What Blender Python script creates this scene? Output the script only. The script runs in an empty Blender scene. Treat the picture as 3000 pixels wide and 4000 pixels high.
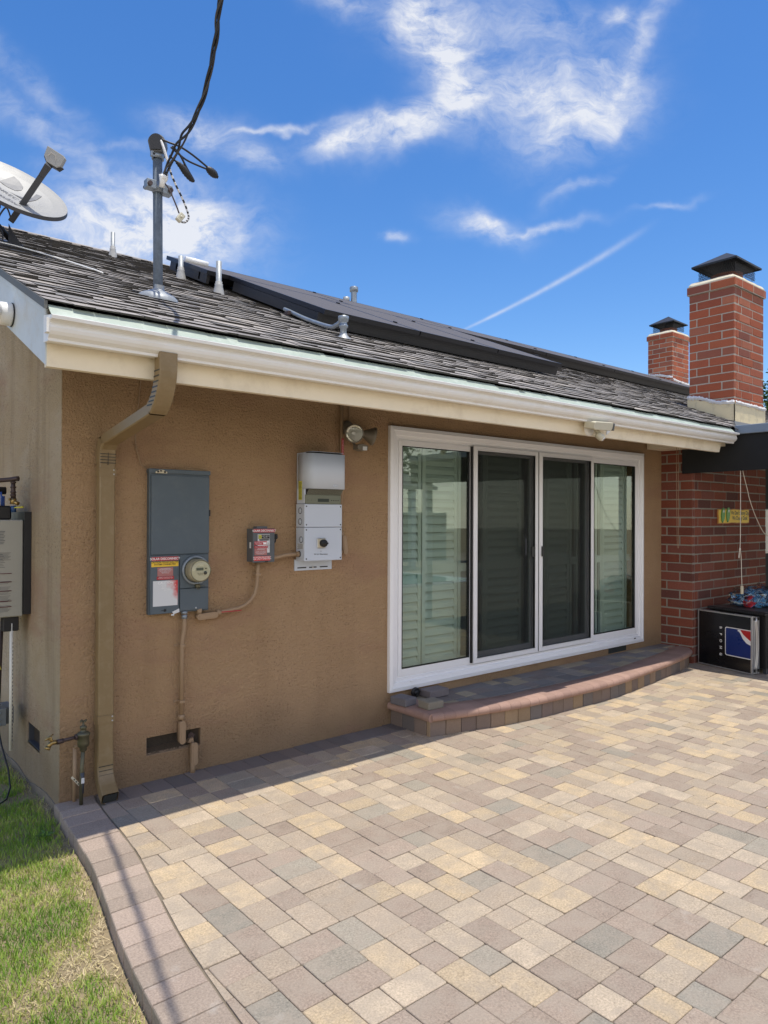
import bpy, math, random
from mathutils import Vector, Matrix, noise
from math import sin, cos, pi, radians, atan, sqrt
random.seed(7)
C = bpy.context.scene.collection
sc = bpy.context.scene
V = Vector
# ------------------------------------------------------------------ camera
cd = bpy.data.cameras.new('camera'); cam = bpy.data.objects.new('camera', cd); C.objects.link(cam); sc.camera = cam
cd.sensor_fit = 'HORIZONTAL'; cd.sensor_width = 36; cd.lens = 2782.1/3000*36; cd.clip_end = 2000; cd.clip_start = .05
yaw, pit, rol = 0.696186, 0.0068376, 0.0040415
f = V((sin(yaw)*cos(pit), cos(yaw)*cos(pit), sin(pit))); r0 = V((cos(yaw), -sin(yaw), 0)); u0 = r0.cross(f)
rr = r0*cos(rol)+u0*sin(rol); uu = u0*cos(rol)-r0*sin(rol)
CP = V((-1.17074, -4.21045, 1.6))
cam.matrix_world = Matrix(((rr.x, uu.x, -f.x, CP.x), (rr.y, uu.y, -f.y, CP.y), (rr.z, uu.z, -f.z, CP.z), (0, 0, 0, 1)))
sc.view_settings.view_transform = 'Standard'; sc.view_settings.look = 'None'; sc.view_settings.gamma = 1
sc.view_settings.exposure = 0.26
# ------------------------------------------------------------------ sun and sky
S = V((.07, -.16, 1)).normalized()
el = math.asin(S.z); azm = math.atan2(S.x, S.y)
sd = bpy.data.lights.new('sun', 'SUN'); sd.energy = 3.65; sd.angle = radians(.5); sd.color = (1, .95, .85)
so = bpy.data.objects.new('sun', sd); C.objects.link(so); so.rotation_euler = S.to_track_quat('Z', 'Y').to_euler()
W = bpy.data.worlds.new('World'); sc.world = W; W.use_nodes = True
nt = W.node_tree; nt.nodes.clear()
class NB:
    def __init__(s, t): s.t = t
    def n(s, typ, **k):
        a = s.t.nodes.new(typ)
        for q, v in k.items():
            if q.startswith('i_'):
                key = q[2:]; key = int(key) if key.isdigit() else key
                if isinstance(v, bpy.types.NodeSocket): s.t.links.new(v, a.inputs[key])
                else: a.inputs[key].default_value = v
            else: setattr(a, q, v)
        return a
    def m(s, op, a, b=None, c=None, clamp=False):
        x = s.t.nodes.new('ShaderNodeMath'); x.operation = op; x.use_clamp = clamp
        for i, v in enumerate((a, b, c)):
            if v is None: continue
            if isinstance(v, bpy.types.NodeSocket): s.t.links.new(v, x.inputs[i])
            else: x.inputs[i].default_value = v
        return x.outputs[0]
    def l(s, a, b): s.t.links.new(a, b)
    def mix(s, fac, a, b, typ='MIX'):
        x = s.t.nodes.new('ShaderNodeMix'); x.data_type = 'RGBA'; x.blend_type = typ
        for i, v in ((0, fac), (6, a), (7, b)):
            if isinstance(v, bpy.types.NodeSocket): s.t.links.new(v, x.inputs[i])
            else: x.inputs[i].default_value = v if i == 0 or len(v) == 4 else (*v, 1)
        return x.outputs[2]
    def ramp(s, fac, stops, interp='LINEAR'):
        x = s.t.nodes.new('ShaderNodeValToRGB'); cr = x.color_ramp; cr.interpolation = interp
        while len(cr.elements) < len(stops): cr.elements.new(.5)
        for e, (p, c) in zip(cr.elements, stops): e.position = p; e.color = c if len(c) == 4 else (*c, 1)
        s.l(fac, x.inputs[0]); return x.outputs[0]
w = NB(nt)
sky = w.n('ShaderNodeTexSky', sky_type='NISHITA', sun_disc=False, sun_elevation=el, sun_rotation=azm, altitude=20, air_density=1.0, dust_density=.35, ozone_density=2.2)
hs = w.n('ShaderNodeHueSaturation', i_Hue=.507, i_Saturation=1.32, i_Value=1.0, i_Color=sky.outputs[0])
tc = w.n('ShaderNodeTexCoord')
def dot(v): return w.n('ShaderNodeVectorMath', operation='DOT_PRODUCT', i_0=tc.outputs['Generated'], i_1=v).outputs['Value']
dc = w.m('MAXIMUM', dot((.6413, .7673, .0068)), .05)
cu = w.m('DIVIDE', dot((.7673, -.6413, .004)), dc); cv = w.m('DIVIDE', dot((-.0075, -.0027, 1.)), dc)
uv = w.n('ShaderNodeCombineXYZ', i_X=cu, i_Y=cv).outputs[0]
wob = w.n('ShaderNodeTexNoise', i_Vector=uv, i_Scale=7., i_Detail=4., i_Roughness=.6)
wv = w.n('ShaderNodeVectorMath', operation='MULTIPLY_ADD', i_0=wob.outputs['Color'], i_1=(.09, .09, 0), i_2=uv)
wv = w.n('ShaderNodeVectorMath', operation='SUBTRACT', i_0=wv.outputs[0], i_1=(.045, .045, 0)).outputs[0]
K = 3000/1659/2782.1
def blob(x, y, sx, sy, ang, amp, src=None, soft=1.0):
    m = w.n('ShaderNodeMapping', vector_type='TEXTURE', i_Vector=src or wv, i_Location=((x-829.5)*K, (1106-y)*K, 0), i_Rotation=(0, 0, radians(ang)), i_Scale=(sx*K, sy*K, 1))
    L = w.n('ShaderNodeVectorMath', operation='LENGTH', i_0=m.outputs[0]).outputs['Value']
    g = w.m('EXPONENT', w.m('MULTIPLY', w.m('MULTIPLY', L, L), -1.))
    return w.m('MULTIPLY', g, amp)
BL = [(925, 40, 85, 75, -20, 1.08), (960, 120, 60, 90, 20, 1.0), (1000, 200, 70, 70, 0, .95), (925, 262, 110, 38, 28, 1.0), (800, 292, 130, 32, 8, .95), (720, 315, 60, 24, 0, .6),
      (1010, 105, 50, 40, 0, .5), (1170, 190, 170, 70, 0, .75), (1240, 250, 120, 60, 25, .75), (1320, 190, 90, 75, 50, .6), (1200, 310, 60, 40, 40, .5), (1120, 60, 230, 80, 0, .38), (1345, 32, 40, 26, 0, .65), (1300, 130, 45, 18, -10, .6),
      (1360, 130, 220, 26, 60, .55), (1310, 260, 90, 16, 40, .5), (380, 475, 150, 85, -15, 1.35), (280, 500, 190, 85, 0, 1.05), (460, 520, 80, 60, 0, .45), (240, 430, 140, 60, -20, .4), (440, 280, 100, 40, -8, .6), (560, 335, 60, 30, -10, .5), (600, 272, 130, 9, 3, .6),
      (1050, 478, 75, 26, -14, .9), (1150, 487, 110, 11, 5, .6), (855, 506, 32, 14, 0, .6), (740, 10, 90, 30, -20, .45), (120, 300, 260, 35, -35, .35), (60, 180, 200, 30, -40, .25), (1245, 405, 70, 14, 30, .3), (1440, 437, 70, 9, 12, .3), (240, 320, 90, 10, 5, .3), (1100, 250, 160, 60, 10, .25)]
tot = None
for b in BL:
    v = blob(*b); tot = v if tot is None else w.m('MAXIMUM', w.m('MAXIMUM', tot, v), w.m('MULTIPLY', w.m('ADD', tot, v), .66))
st = w.n('ShaderNodeMapping', i_Vector=wv, i_Rotation=(0, 0, radians(-18)), i_Scale=(9, 20, 1))
fb = w.n('ShaderNodeTexNoise', i_Vector=st.outputs[0], i_Scale=1.3, i_Detail=12., i_Roughness=.66, i_Distortion=.25).outputs['Fac']
fb2 = w.n('ShaderNodeTexNoise', i_Vector=wv, i_Scale=22., i_Detail=9., i_Roughness=.68).outputs['Fac']
nz = w.m('ADD', w.m('MULTIPLY', fb, .6), w.m('MULTIPLY', fb2, .4))
den = w.m('MULTIPLY', tot, w.m('ADD', w.m('MULTIPLY', w.m('SUBTRACT', nz, .40), 5.2), .42, clamp=False), clamp=True)
den = w.m('POWER', den, 1.15)
# contrail
mtr = w.n('ShaderNodeMapping', vector_type='TEXTURE', i_Vector=uv, i_Location=((1200-829.5)*K, (1106-612)*K, 0), i_Rotation=(0, 0, radians(29)), i_Scale=(1, 1, 1))
sx = w.n('ShaderNodeSeparateXYZ', i_0=mtr.outputs[0])
along = w.m('DIVIDE', sx.outputs[0], 215*K)
wdt = w.m('MULTIPLY', w.m('ADD', w.m('MULTIPLY', along, .5), 1.1), 4.6*K)
yy_ = w.m('DIVIDE', w.m('ADD', sx.outputs[1], w.m('MULTIPLY', w.m('MULTIPLY', along, along), -8*K)), wdt)
tr = w.m('MULTIPLY', w.m('EXPONENT', w.m('MULTIPLY', w.m('MULTIPLY', yy_, yy_), -1.)), w.m('EXPONENT', w.m('MULTIPLY', w.m('POWER', w.m('ABSOLUTE', along), 6.), -1.)))
tr = w.m('MULTIPLY', w.m('MULTIPLY', tr, w.m('ADD', w.m('MULTIPLY', fb2, 1.2), -.05)), w.m('SUBTRACT', .72, w.m('MULTIPLY', along, .28)), clamp=True)
den = w.m('MAXIMUM', den, tr)
col = w.mix(w.m('MULTIPLY', den, .9), hs.outputs[0], (4.9, 5.0, 5.25, 1))
# bright veil added low in the unseen southern sky to light the shaded wall
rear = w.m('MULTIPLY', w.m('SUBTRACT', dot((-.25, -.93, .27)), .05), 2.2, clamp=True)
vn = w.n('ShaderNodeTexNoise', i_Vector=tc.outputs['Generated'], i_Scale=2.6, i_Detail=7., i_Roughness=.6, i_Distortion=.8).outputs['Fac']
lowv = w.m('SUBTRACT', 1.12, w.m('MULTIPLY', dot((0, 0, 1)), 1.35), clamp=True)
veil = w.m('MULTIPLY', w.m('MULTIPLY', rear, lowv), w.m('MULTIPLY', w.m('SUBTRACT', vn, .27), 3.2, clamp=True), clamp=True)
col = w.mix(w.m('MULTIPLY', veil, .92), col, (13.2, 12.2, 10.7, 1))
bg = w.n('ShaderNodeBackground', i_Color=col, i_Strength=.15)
wo = w.n('ShaderNodeOutputWorld'); w.l(bg.outputs[0], wo.inputs[0])
# ------------------------------------------------------------------ mesh helpers
class MB:
    def __init__(s): s.v = []; s.f = []; s.mi = []; s.r = []; s.sm = []
    def face(s, pts, m=0, r=None, sm=False):
        b = len(s.v); s.v += [tuple(p) for p in pts]; s.f.append(tuple(range(b, b+len(pts)))); s.mi.append(m); s.r.append(random.random() if r is None else r); s.sm.append(sm)
    def idx(s, pts, faces, m=0, r=None, sm=False):
        b = len(s.v); s.v += [tuple(p) for p in pts]; r = random.random() if r is None else r
        for q in faces: s.f.append(tuple(b+i for i in q)); s.mi.append(m); s.r.append(r); s.sm.append(sm)
    def box(s, x0, x1, y0, y1, z0, z1, m=0, r=None, T=None):
        p = [V((x, y, z)) for z in (z0, z1) for y in (y0, y1) for x in (x0, x1)]
        if T: p = [T(a) if callable(T) else T @ a for a in p]
        s.idx(p, [(0, 2, 3, 1), (4, 5, 7, 6), (0, 1, 5, 4), (2, 6, 7, 3), (0, 4, 6, 2), (1, 3, 7, 5)], m, r)
    def bbox(s, x0, x1, y0, y1, z0, z1, b=.004, m=0, r=None, T=None):
        'box with chamfered edges'
        P = []; cs = {}
        for i, x in enumerate((x0, x1)):
            for j, y in enumerate((y0, y1)):
                for k, z in enumerate((z0, z1)):
                    dx, dy, dz = (b if i == 0 else -b), (b if j == 0 else -b), (b if k == 0 else -b)
                    for a, q in enumerate(((0, dy, dz), (dx, 0, dz), (dx, dy, 0))): cs[i, j, k, a] = len(P); P.append(V((x+q[0], y+q[1], z+q[2])))
        F = []
        for a in range(3):
            o = [q for q in range(3) if q != a]
            for sd_ in (0, 1):
                c = []
                for (p, q) in ((0, 0), (1, 0), (1, 1), (0, 1)):
                    k = [0, 0, 0]; k[a] = sd_; k[o[0]] = p; k[o[1]] = q; c.append(cs[k[0], k[1], k[2], a])
                F.append(tuple(c if (sd_ == 1) == (a != 1) else c[::-1]))
        for a in range(3):
            o = [q for q in range(3) if q != a]
            for p in (0, 1):
                for q in (0, 1):
                    k0 = [0, 0, 0]; k1 = [0, 0, 0]; k1[a] = 1
                    for k in (k0, k1): k[o[0]] = p; k[o[1]] = q
                    F.append((cs[(*k0, o[0])], cs[(*k1, o[0])], cs[(*k1, o[1])], cs[(*k0, o[1])]))
        for i in (0, 1):
            for j in (0, 1):
                for k in (0, 1): F.append((cs[i, j, k, 0], cs[i, j, k, 1], cs[i, j, k, 2]))
        if T: P = [T(a) if callable(T) else T @ a for a in P]
        s.idx(P, F, m, r)
    def tube(s, pts, rad, n=10, m=0, r=None, cap=True, twist=0):
        pts = [V(p) for p in pts]; rads = rad if isinstance(rad, (list, tuple)) else [rad]*len(pts)
        P = []; prev = None
        for i, p in enumerate(pts):
            t = (pts[min(i+1, len(pts)-1)]-pts[max(i-1, 0)]).normalized()
            if prev is None:
                a = V((0, 0, 1)) if abs(t.z) < .9 else V((0, 1, 0)); x = t.cross(a).normalized()
            else: x = (prev - t*prev.dot(t)).normalized()
            prev = x; y = t.cross(x)
            for k in range(n):
                q = 2*pi*k/n; P.append(p+(x*cos(q)+y*sin(q))*rads[i])
        F = [(i*n+k, i*n+(k+1) % n, (i+1)*n+(k+1) % n, (i+1)*n+k) for i in range(len(pts)-1) for k in range(n)]
        r = random.random() if r is None else r
        b = len(s.v); s.v += [tuple(p) for p in P]
        for q in F: s.f.append(tuple(b+i for i in q)); s.mi.append(m); s.r.append(r); s.sm.append(True)
        if cap:
            s.f.append(tuple(b+k for k in range(n))[::-1]); s.mi.append(m); s.r.append(r); s.sm.append(False)
            s.f.append(tuple(b+(len(pts)-1)*n+k for k in range(n))); s.mi.append(m); s.r.append(r); s.sm.append(False)
    def lathe(s, prof, c, ax=(0, 0, 1), n=24, m=0, r=None, sm=True, a0=0, a1=2*pi, sx=1, cap=True):
        'prof: (radius, distance along axis)'
        ax = V(ax).normalized(); a = V((0, 0, 1)) if abs(ax.z) < .9 else V((1, 0, 0)); x = ax.cross(a).normalized(); y = ax.cross(x); c = V(c)
        full = abs(a1-a0-2*pi) < 1e-6; N = n if full else n+1
        P = [c+ax*h+(x*cos(a0+(a1-a0)*k/n)*sx+y*sin(a0+(a1-a0)*k/n))*R for R, h in prof for k in range(N)]
        F = [(i*N+k, i*N+(k+1) % N, (i+1)*N+(k+1) % N, (i+1)*N+k) for i in range(len(prof)-1) for k in range(n)]
        s.idx(P, F, m, r, sm)
        if cap and prof[0][0] > 1e-5 and full: s.idx(P[:N], [tuple(range(N))[::-1]], m, r)
        if cap and prof[-1][0] > 1e-5 and full: s.idx(P[-N:], [tuple(range(N))], m, r)
    def prism(s, poly, O, X, Y, Z, d, m=0, r=None, sm=False):
        'poly in the O,X,Y plane, pushed d along Z'
        O, X, Y, Z = V(O), V(X), V(Y), V(Z); n = len(poly)
        P = [O+X*a+Y*b for a, b in poly]+[O+X*a+Y*b+Z*d for a, b in poly]
        r = random.random() if r is None else r
        s.idx(P, [tuple(range(n)), tuple(range(n, 2*n))[::-1]], m, r)
        b = len(s.v)-2*n
        for i in range(n):
            s.f.append((b+i, b+n+i, b+n+(i+1) % n, b+(i+1) % n)); s.mi.append(m); s.r.append(r); s.sm.append(sm)
def mesh(name, mb, mats):
    me = bpy.data.meshes.new(name); me.from_pydata(mb.v, [], mb.f)
    for a in (mats if isinstance(mats, (list, tuple)) else [mats]): me.materials.append(a)
    me.polygons.foreach_set('material_index', mb.mi); me.polygons.foreach_set('use_smooth', mb.sm)
    at = me.attributes.new('rnd', 'FLOAT', 'FACE'); at.data.foreach_set('value', mb.r)
    me.update(); return me
import bmesh
def P(name, mb, mats, parent=None, label=None, bev=0, fix=True):
    me = mesh(name, mb, mats)
    if fix:
        bm = bmesh.new(); bm.from_mesh(me); bmesh.ops.recalc_face_normals(bm, faces=bm.faces); bm.to_mesh(me); bm.free()
    o = bpy.data.objects.new(name, me); C.objects.link(o)
    if parent:
        o.parent = parent
        if parent.type == 'EMPTY': o.matrix_parent_inverse = Matrix.Translation(-parent.location)
    if label: o['label'] = label
    if bev:
        b = o.modifiers.new('edge', 'BEVEL'); b.width = bev; b.segments = 2; b.limit_method = 'ANGLE'; b.angle_limit = radians(40)
    return o
def T(name, label, cat, loc=(0, 0, 0), group=None):
    o = bpy.data.objects.new(name, None); C.objects.link(o); o.location = loc; o.empty_display_size = .1
    o['label'] = label; o['category'] = cat
    if group: o['group'] = group
    return o
def tag(o, label, cat, group=None):
    o['label'] = label; o['category'] = cat
    if group: o['group'] = group
    return o
def st_(o): o['kind'] = 'structure'; return o
def text(s, size, O, X, Y, m, parent, name='lettering', align='CENTER', bold=0, sx=1, shear=0, ext=.0006):
    cu_ = bpy.data.curves.new('t', 'FONT'); cu_.body = s; cu_.size = size; cu_.align_x = align; cu_.align_y = 'CENTER'; cu_.offset = bold*size; cu_.shear = shear; cu_.resolution_u = 3; cu_.extrude = 0; cu_.space_line = .95
    o = bpy.data.objects.new('t', cu_); C.objects.link(o)
    me = bpy.data.meshes.new_from_object(o.evaluated_get(bpy.context.evaluated_depsgraph_get())); bpy.data.objects.remove(o)
    X = V(X).normalized(); Y = V(Y).normalized(); Z = X.cross(Y)
    M = Matrix(((X.x*sx, Y.x, Z.x, O[0]), (X.y*sx, Y.y, Z.y, O[1]), (X.z*sx, Y.z, Z.z, O[2]), (0, 0, 0, 1)))
    me.transform(M); me.materials.clear(); me.materials.append(m)
    ob = bpy.data.objects.new(name, me); C.objects.link(ob); ob.parent = parent
    if parent.type == 'EMPTY': ob.matrix_parent_inverse = Matrix.Translation(-parent.location)
    return ob
# ------------------------------------------------------------------ materials
def srgb(*c): return tuple((v/255/12.92 if v/255 <= .04045 else ((v/255+.055)/1.055)**2.4) for v in c)
def mat(name, col, rough=.6, metal=0, var=.15, vs=6, bump=0, bs=60, rnd=0, spec=.5, dirt=None, coat=0):
    m = bpy.data.materials.new(name); m.use_nodes = True; b = NB(m.node_tree); bs_ = m.node_tree.nodes['Principled BSDF']
    bs_.inputs['Roughness'].default_value = rough; bs_.inputs['Metallic'].default_value = metal; bs_.inputs['Specular IOR Level'].default_value = spec
    co = b.n('ShaderNodeTexCoord').outputs['Object']
    nz = b.n('ShaderNodeTexNoise', i_Vector=co, i_Scale=vs, i_Detail=6., i_Roughness=.65).outputs['Fac']
    k = b.m('ADD', b.m('MULTIPLY', b.m('SUBTRACT', nz, .5), 2*var), 1.)
    if rnd:
        a = b.n('ShaderNodeAttribute', attribute_name='rnd').outputs['Fac']
        k = b.m('MULTIPLY', k, b.m('ADD', b.m('MULTIPLY', b.m('SUBTRACT', a, .5), 2*rnd), 1.))
    c = b.n('ShaderNodeVectorMath', operation='SCALE', i_0=col, i_Scale=k).outputs[0]
    if dirt:
        dcol, amt, dsc = dirt
        n2 = b.n('ShaderNodeTexNoise', i_Vector=co, i_Scale=dsc, i_Detail=7., i_Roughness=.7).outputs['Fac']
        fac = b.m('MULTIPLY', b.m('SUBTRACT', n2, .5), 6., clamp=True)
        c = b.mix(b.m('MULTIPLY', fac, amt), c, (*dcol, 1))
    b.l(c, bs_.inputs['Base Color'])
    b.l(b.m('ADD', b.m('MULTIPLY', b.m('SUBTRACT', nz, .5), .25), rough, clamp=True), bs_.inputs['Roughness'])
    if bump:
        nb = b.n('ShaderNodeTexNoise', i_Vector=co, i_Scale=bs, i_Detail=5., i_Roughness=.6).outputs['Fac']
        b.l(b.n('ShaderNodeBump', i_Height=nb, i_Strength=1., i_Distance=bump).outputs[0], bs_.inputs['Normal'])
    return m
def stucco(name, col, c2, grime, gamt, streak=0):
    m = bpy.data.materials.new(name); m.use_nodes = True; b = NB(m.node_tree); bs_ = m.node_tree.nodes['Principled BSDF']
    bs_.inputs['Roughness'].default_value = .92; bs_.inputs['Specular IOR Level'].default_value = .2
    co = b.n('ShaderNodeTexCoord').outputs['Object']
    big = b.n('ShaderNodeTexNoise', i_Vector=co, i_Scale=1.1, i_Detail=5., i_Roughness=.6, i_Distortion=.5).outputs['Fac']
    c = b.mix(b.m('MULTIPLY', b.m('SUBTRACT', big, .42), 4., clamp=True), (*col, 1), (*c2, 1))
    pit = b.n('ShaderNodeTexNoise', i_Vector=co, i_Scale=75., i_Detail=3., i_Roughness=.55).outputs['Fac']
    reg = b.n('ShaderNodeTexNoise', i_Vector=co, i_Scale=2.4, i_Detail=4.).outputs['Fac']
    pf = b.m('MULTIPLY', b.m('MULTIPLY', b.m('SUBTRACT', .43, pit), 12., clamp=True), b.m('MULTIPLY', b.m('SUBTRACT', reg, .40), 5., clamp=True))
    c = b.mix(b.m('MULTIPLY', pf, gamt), c, (*grime, 1))
    # splash-back and rain staining towards the base, wandering edge
    sp = b.n('ShaderNodeSeparateXYZ', i_0=co)
    low = b.m('MULTIPLY', b.m('SUBTRACT', b.m('ADD', .16, b.m('MULTIPLY', reg, .5)), sp.outputs[2]), 3., clamp=True)
    c = b.mix(b.m('MULTIPLY', low, .45), c, (.19, .135, .085, 1))
    # pinkish repaint patch drifting along the lower wall
    pk = b.n('ShaderNodeTexNoise', i_Vector=b.n('ShaderNodeMapping', i_Vector=co, i_Scale=(.8, .8, 2.4), i_Location=(3.1, 0, 0)).outputs[0], i_Scale=1.2, i_Detail=5., i_Roughness=.62).outputs['Fac']
    c = b.mix(b.m('MULTIPLY', b.m('MULTIPLY', b.m('SUBTRACT', pk, .52), 7., clamp=True), .45), c, (.36, .205, .14, 1))
    if streak:
        mp = b.n('ShaderNodeMapping', i_Vector=co, i_Scale=(5, 5, .6)).outputs[0]
        s2 = b.n('ShaderNodeTexNoise', i_Vector=mp, i_Scale=1.3, i_Detail=5., i_Roughness=.6).outputs['Fac']
        c = b.mix(b.m('MULTIPLY', b.m('MULTIPLY', b.m('SUBTRACT', s2, .5), 5., clamp=True), streak), c, (*grime, 1))
    b.l(c, bs_.inputs['Base Color'])
    vo = b.n('ShaderNodeTexNoise', i_Vector=co, i_Scale=48., i_Detail=6., i_Roughness=.65, i_Distortion=1.1).outputs['Fac']
    hgt = b.m('ADD', b.m('MULTIPLY', vo, 1.), b.m('MULTIPLY', b.m('MULTIPLY', pit, 1.), .6))
    b.l(b.n('ShaderNodeBump', i_Height=hgt, i_Strength=1., i_Distance=.018).outputs[0], bs_.inputs['Normal'])
    return m
def rampmat(name, stops, rough=.9, grain=.3, gs=220, bump=.002, bs=160, interp='CONSTANT', var=.12, vs=5, spots=None, spec=.3, mott=None):
    m = bpy.data.materials.new(name); m.use_nodes = True; b = NB(m.node_tree); bs_ = m.node_tree.nodes['Principled BSDF']
    bs_.inputs['Roughness'].default_value = rough; bs_.inputs['Specular IOR Level'].default_value = spec
    co = b.n('ShaderNodeTexCoord').outputs['Object']
    a = b.n('ShaderNodeAttribute', attribute_name='rnd').outputs['Fac']
    c = b.ramp(a, stops, interp)
    g = b.n('ShaderNodeTexNoise', i_Vector=co, i_Scale=gs, i_Detail=2., i_Roughness=.7).outputs['Fac']
    v = b.n('ShaderNodeTexNoise', i_Vector=co, i_Scale=vs, i_Detail=5., i_Roughness=.6).outputs['Fac']
    # second per-piece value, so neighbours of one colour still differ
    a2 = b.m('FRACT', b.m('MULTIPLY', a, 57.31))
    k = b.m('ADD', b.m('ADD', b.m('MULTIPLY', b.m('SUBTRACT', g, .5), 2*grain), b.m('MULTIPLY', b.m('SUBTRACT', v, .5), 2*var)), b.m('ADD', .9, b.m('MULTIPLY', a2, .2)))
    c = b.n('ShaderNodeVectorMath', operation='SCALE', i_0=c, i_Scale=k).outputs[0]
    if mott:   # two-tone mottling inside each block
        cw = b.n('ShaderNodeVectorMath', operation='ADD', i_0=co, i_1=b.n('ShaderNodeCombineXYZ', i_X=b.m('MULTIPLY', a, 91.), i_Y=b.m('MULTIPLY', a, 37.), i_Z=0.).outputs[0]).outputs[0]
        mn = b.n('ShaderNodeTexNoise', i_Vector=cw, i_Scale=9., i_Detail=4., i_Roughness=.6).outputs['Fac']
        c = b.mix(b.m('MULTIPLY', b.m('MULTIPLY', b.m('SUBTRACT', mn, .42), 5., clamp=True), .55), c, (*mott, 1))
    if spots:
        sc_, scol, amt = spots
        n2 = b.n('ShaderNodeTexNoise', i_Vector=co, i_Scale=sc_, i_Detail=4., i_Roughness=.6).outputs['Fac']
        c = b.mix(b.m('MULTIPLY', b.m('MULTIPLY', b.m('SUBTRACT', n2, .64), 12., clamp=True), amt), c, (*scol, 1))
    b.l(c, bs_.inputs['Base Color'])
    if bump:
        nb = b.n('ShaderNodeTexNoise', i_Vector=co, i_Scale=bs, i_Detail=4., i_Roughness=.7).outputs['Fac']
        b.l(b.n('ShaderNodeBump', i_Height=nb, i_Strength=1., i_Distance=bump).outputs[0], bs_.inputs['Normal'])
    return m
M_wall = stucco('brown stucco', (.43, .282, .158), (.475, .318, .186), (.22, .13, .075), .75, .12)
M_side = stucco('weathered beige stucco', (.45, .345, .215), (.52, .43, .31), (.17, .12, .07), .6, .32)
M_foot = mat('bare cement footing', (.24, .195, .14), .95, var=.35, vs=9, bump=.012, bs=25)
M_cream = mat('cream trim paint', (.80, .71, .54), .55, var=.07, vs=4, bump=.0015, bs=25, dirt=((.45, .36, .23), .35, 3.))
M_bluew = mat('weathered pale trim paint', (.56, .62, .66), .6, var=.12, vs=8, bump=.002, bs=20, dirt=((.50, .47, .40), .5, 5.))
M_gut = mat('white gutter enamel', (.80, .79, .76), .35, var=.04, vs=3, dirt=((.62, .55, .42), .2, 6.))
M_galv = mat('galvanised flashing', (.36, .42, .36), .6, var=.12, vs=12, dirt=((.56, .62, .56), .5, 9.))
M_galv2 = mat('galvanised steel', (.27, .31, .35), .45, metal=.55, var=.35, vs=22, bump=.001, bs=60)
M_mast = mat('weathered steel pipe', (.115, .145, .185), .6, metal=.1, var=.6, vs=30, bump=.001, bs=60)
M_lead = mat('dull lead jack', (.33, .35, .36), .5, metal=.3, var=.3, vs=18, bump=.002, bs=30)
M_down = mat('brown downspout enamel', (.235, .165, .080), .42, var=.12, vs=7, dirt=((.34, .27, .18), .25, 14.))
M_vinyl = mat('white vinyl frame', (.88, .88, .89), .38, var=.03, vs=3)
M_vinyl2 = mat('white screen frame', (.82, .82, .83), .4, var=.04, vs=4)
M_gask = mat('black gasket', (.012, .012, .013), .6)
M_shut = mat('painted shutter', (.60, .63, .595), .5, var=.03)
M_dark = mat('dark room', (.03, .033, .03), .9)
M_roomw = mat('room wall', (.4, .38, .33), .9)
M_black = mat('black plastic', (.012, .012, .013), .45)
M_blackm = mat('black painted steel', (.018, .018, .02), .5, var=.3, vs=12)
M_panel = mat('dark grey panel enamel', (.085, .112, .135), .42, var=.14, vs=10, bump=.0006, bs=120, dirt=((.13, .15, .16), .4, 6.))
M_panel2 = mat('grey switch box enamel', (.095, .105, .115), .42, var=.12, vs=10)
M_inv = mat('pale grey enamel', (.55, .60, .68), .42, var=.03, vs=4)
M_inv2 = mat('olive grey strip', (.16, .17, .12), .5)
M_cond = mat('brown painted conduit', (.33, .225, .135), .6, var=.1, vs=12)
M_red = mat('red label', (.42, .03, .04), .5, var=.1, vs=30)
M_redf = mat('faded red label', (.42, .17, .16), .55, var=.15, vs=60)
M_yel = mat('yellow label', (.80, .52, .04), .5, var=.06)
M_yel2 = mat('yellow warning label', (.62, .58, .08), .5, var=.1, vs=60)
M_white = mat('white print', (.82, .82, .82), .5)
M_whitel = mat('white label', (.66, .67, .68), .5, var=.06, vs=30)
M_ink = mat('black print', (.02, .02, .02), .5)
M_lcd = mat('lcd glass', (.05, .06, .05), .15)
M_brass = mat('brass', (.36, .25, .10), .35, metal=.9, var=.25, vs=40)
M_oldbr = mat('tarnished brass', (.13, .12, .075), .5, metal=.6, var=.4, vs=40, bump=.0015, bs=80)
M_iron = mat('dark iron pipe', (.07, .048, .045), .5, metal=.3, var=.35, vs=30)
M_pvc = mat('white plastic pipe', (.72, .71, .64), .4, var=.07, vs=20)
M_grey = mat('dish grey paint', (.30, .30, .29), .5, var=.05, vs=5, dirt=((.38, .37, .34), .25, 20.))
M_dgrey = mat('dark grey plastic', (.055, .058, .068), .5, var=.15)
M_lgrey = mat('dish logo grey', (.10, .105, .12), .5)
M_camw = mat('white plastic housing', (.80, .80, .78), .35, var=.04)
M_beige = mat('aged beige plastic', (.55, .52, .40), .4, var=.1, vs=20)
M_bronze = mat('taupe lamp housing', (.17, .145, .11), .42, var=.1)
M_chrome = mat('lamp reflector', (.85, .84, .80), .12, metal=1, var=.1, vs=60)
M_tan = mat('cream putty crown', (.62, .56, .42), .85, var=.15, vs=12, bump=.004, bs=40)
M_flash = mat('cream flashing paint', (.70, .60, .38), .6, var=.12, vs=6, bump=.003, bs=15, dirt=((.30, .27, .2), .5, 7.))
M_seal = mat('white roof sealant', (.66, .66, .66), .55, var=.2, vs=30, bump=.01, bs=40)
M_mortar = mat('cement mortar', (.42, .375, .31), .95, var=.2, vs=20, bump=.003, bs=80)
M_clay = mat('clay flue', (.26, .10, .06), .8, var=.15)
M_brick = rampmat('red brick', [(0, (.34, .092, .046)), (.3, (.40, .118, .058)), (.55, (.30, .080, .045)), (.75, (.42, .15, .085)), (.92, (.23, .08, .055))], interp='LINEAR', grain=.35, gs=130, bump=.004, bs=90, spots=(95, (.05, .02, .015), .5))
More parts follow.
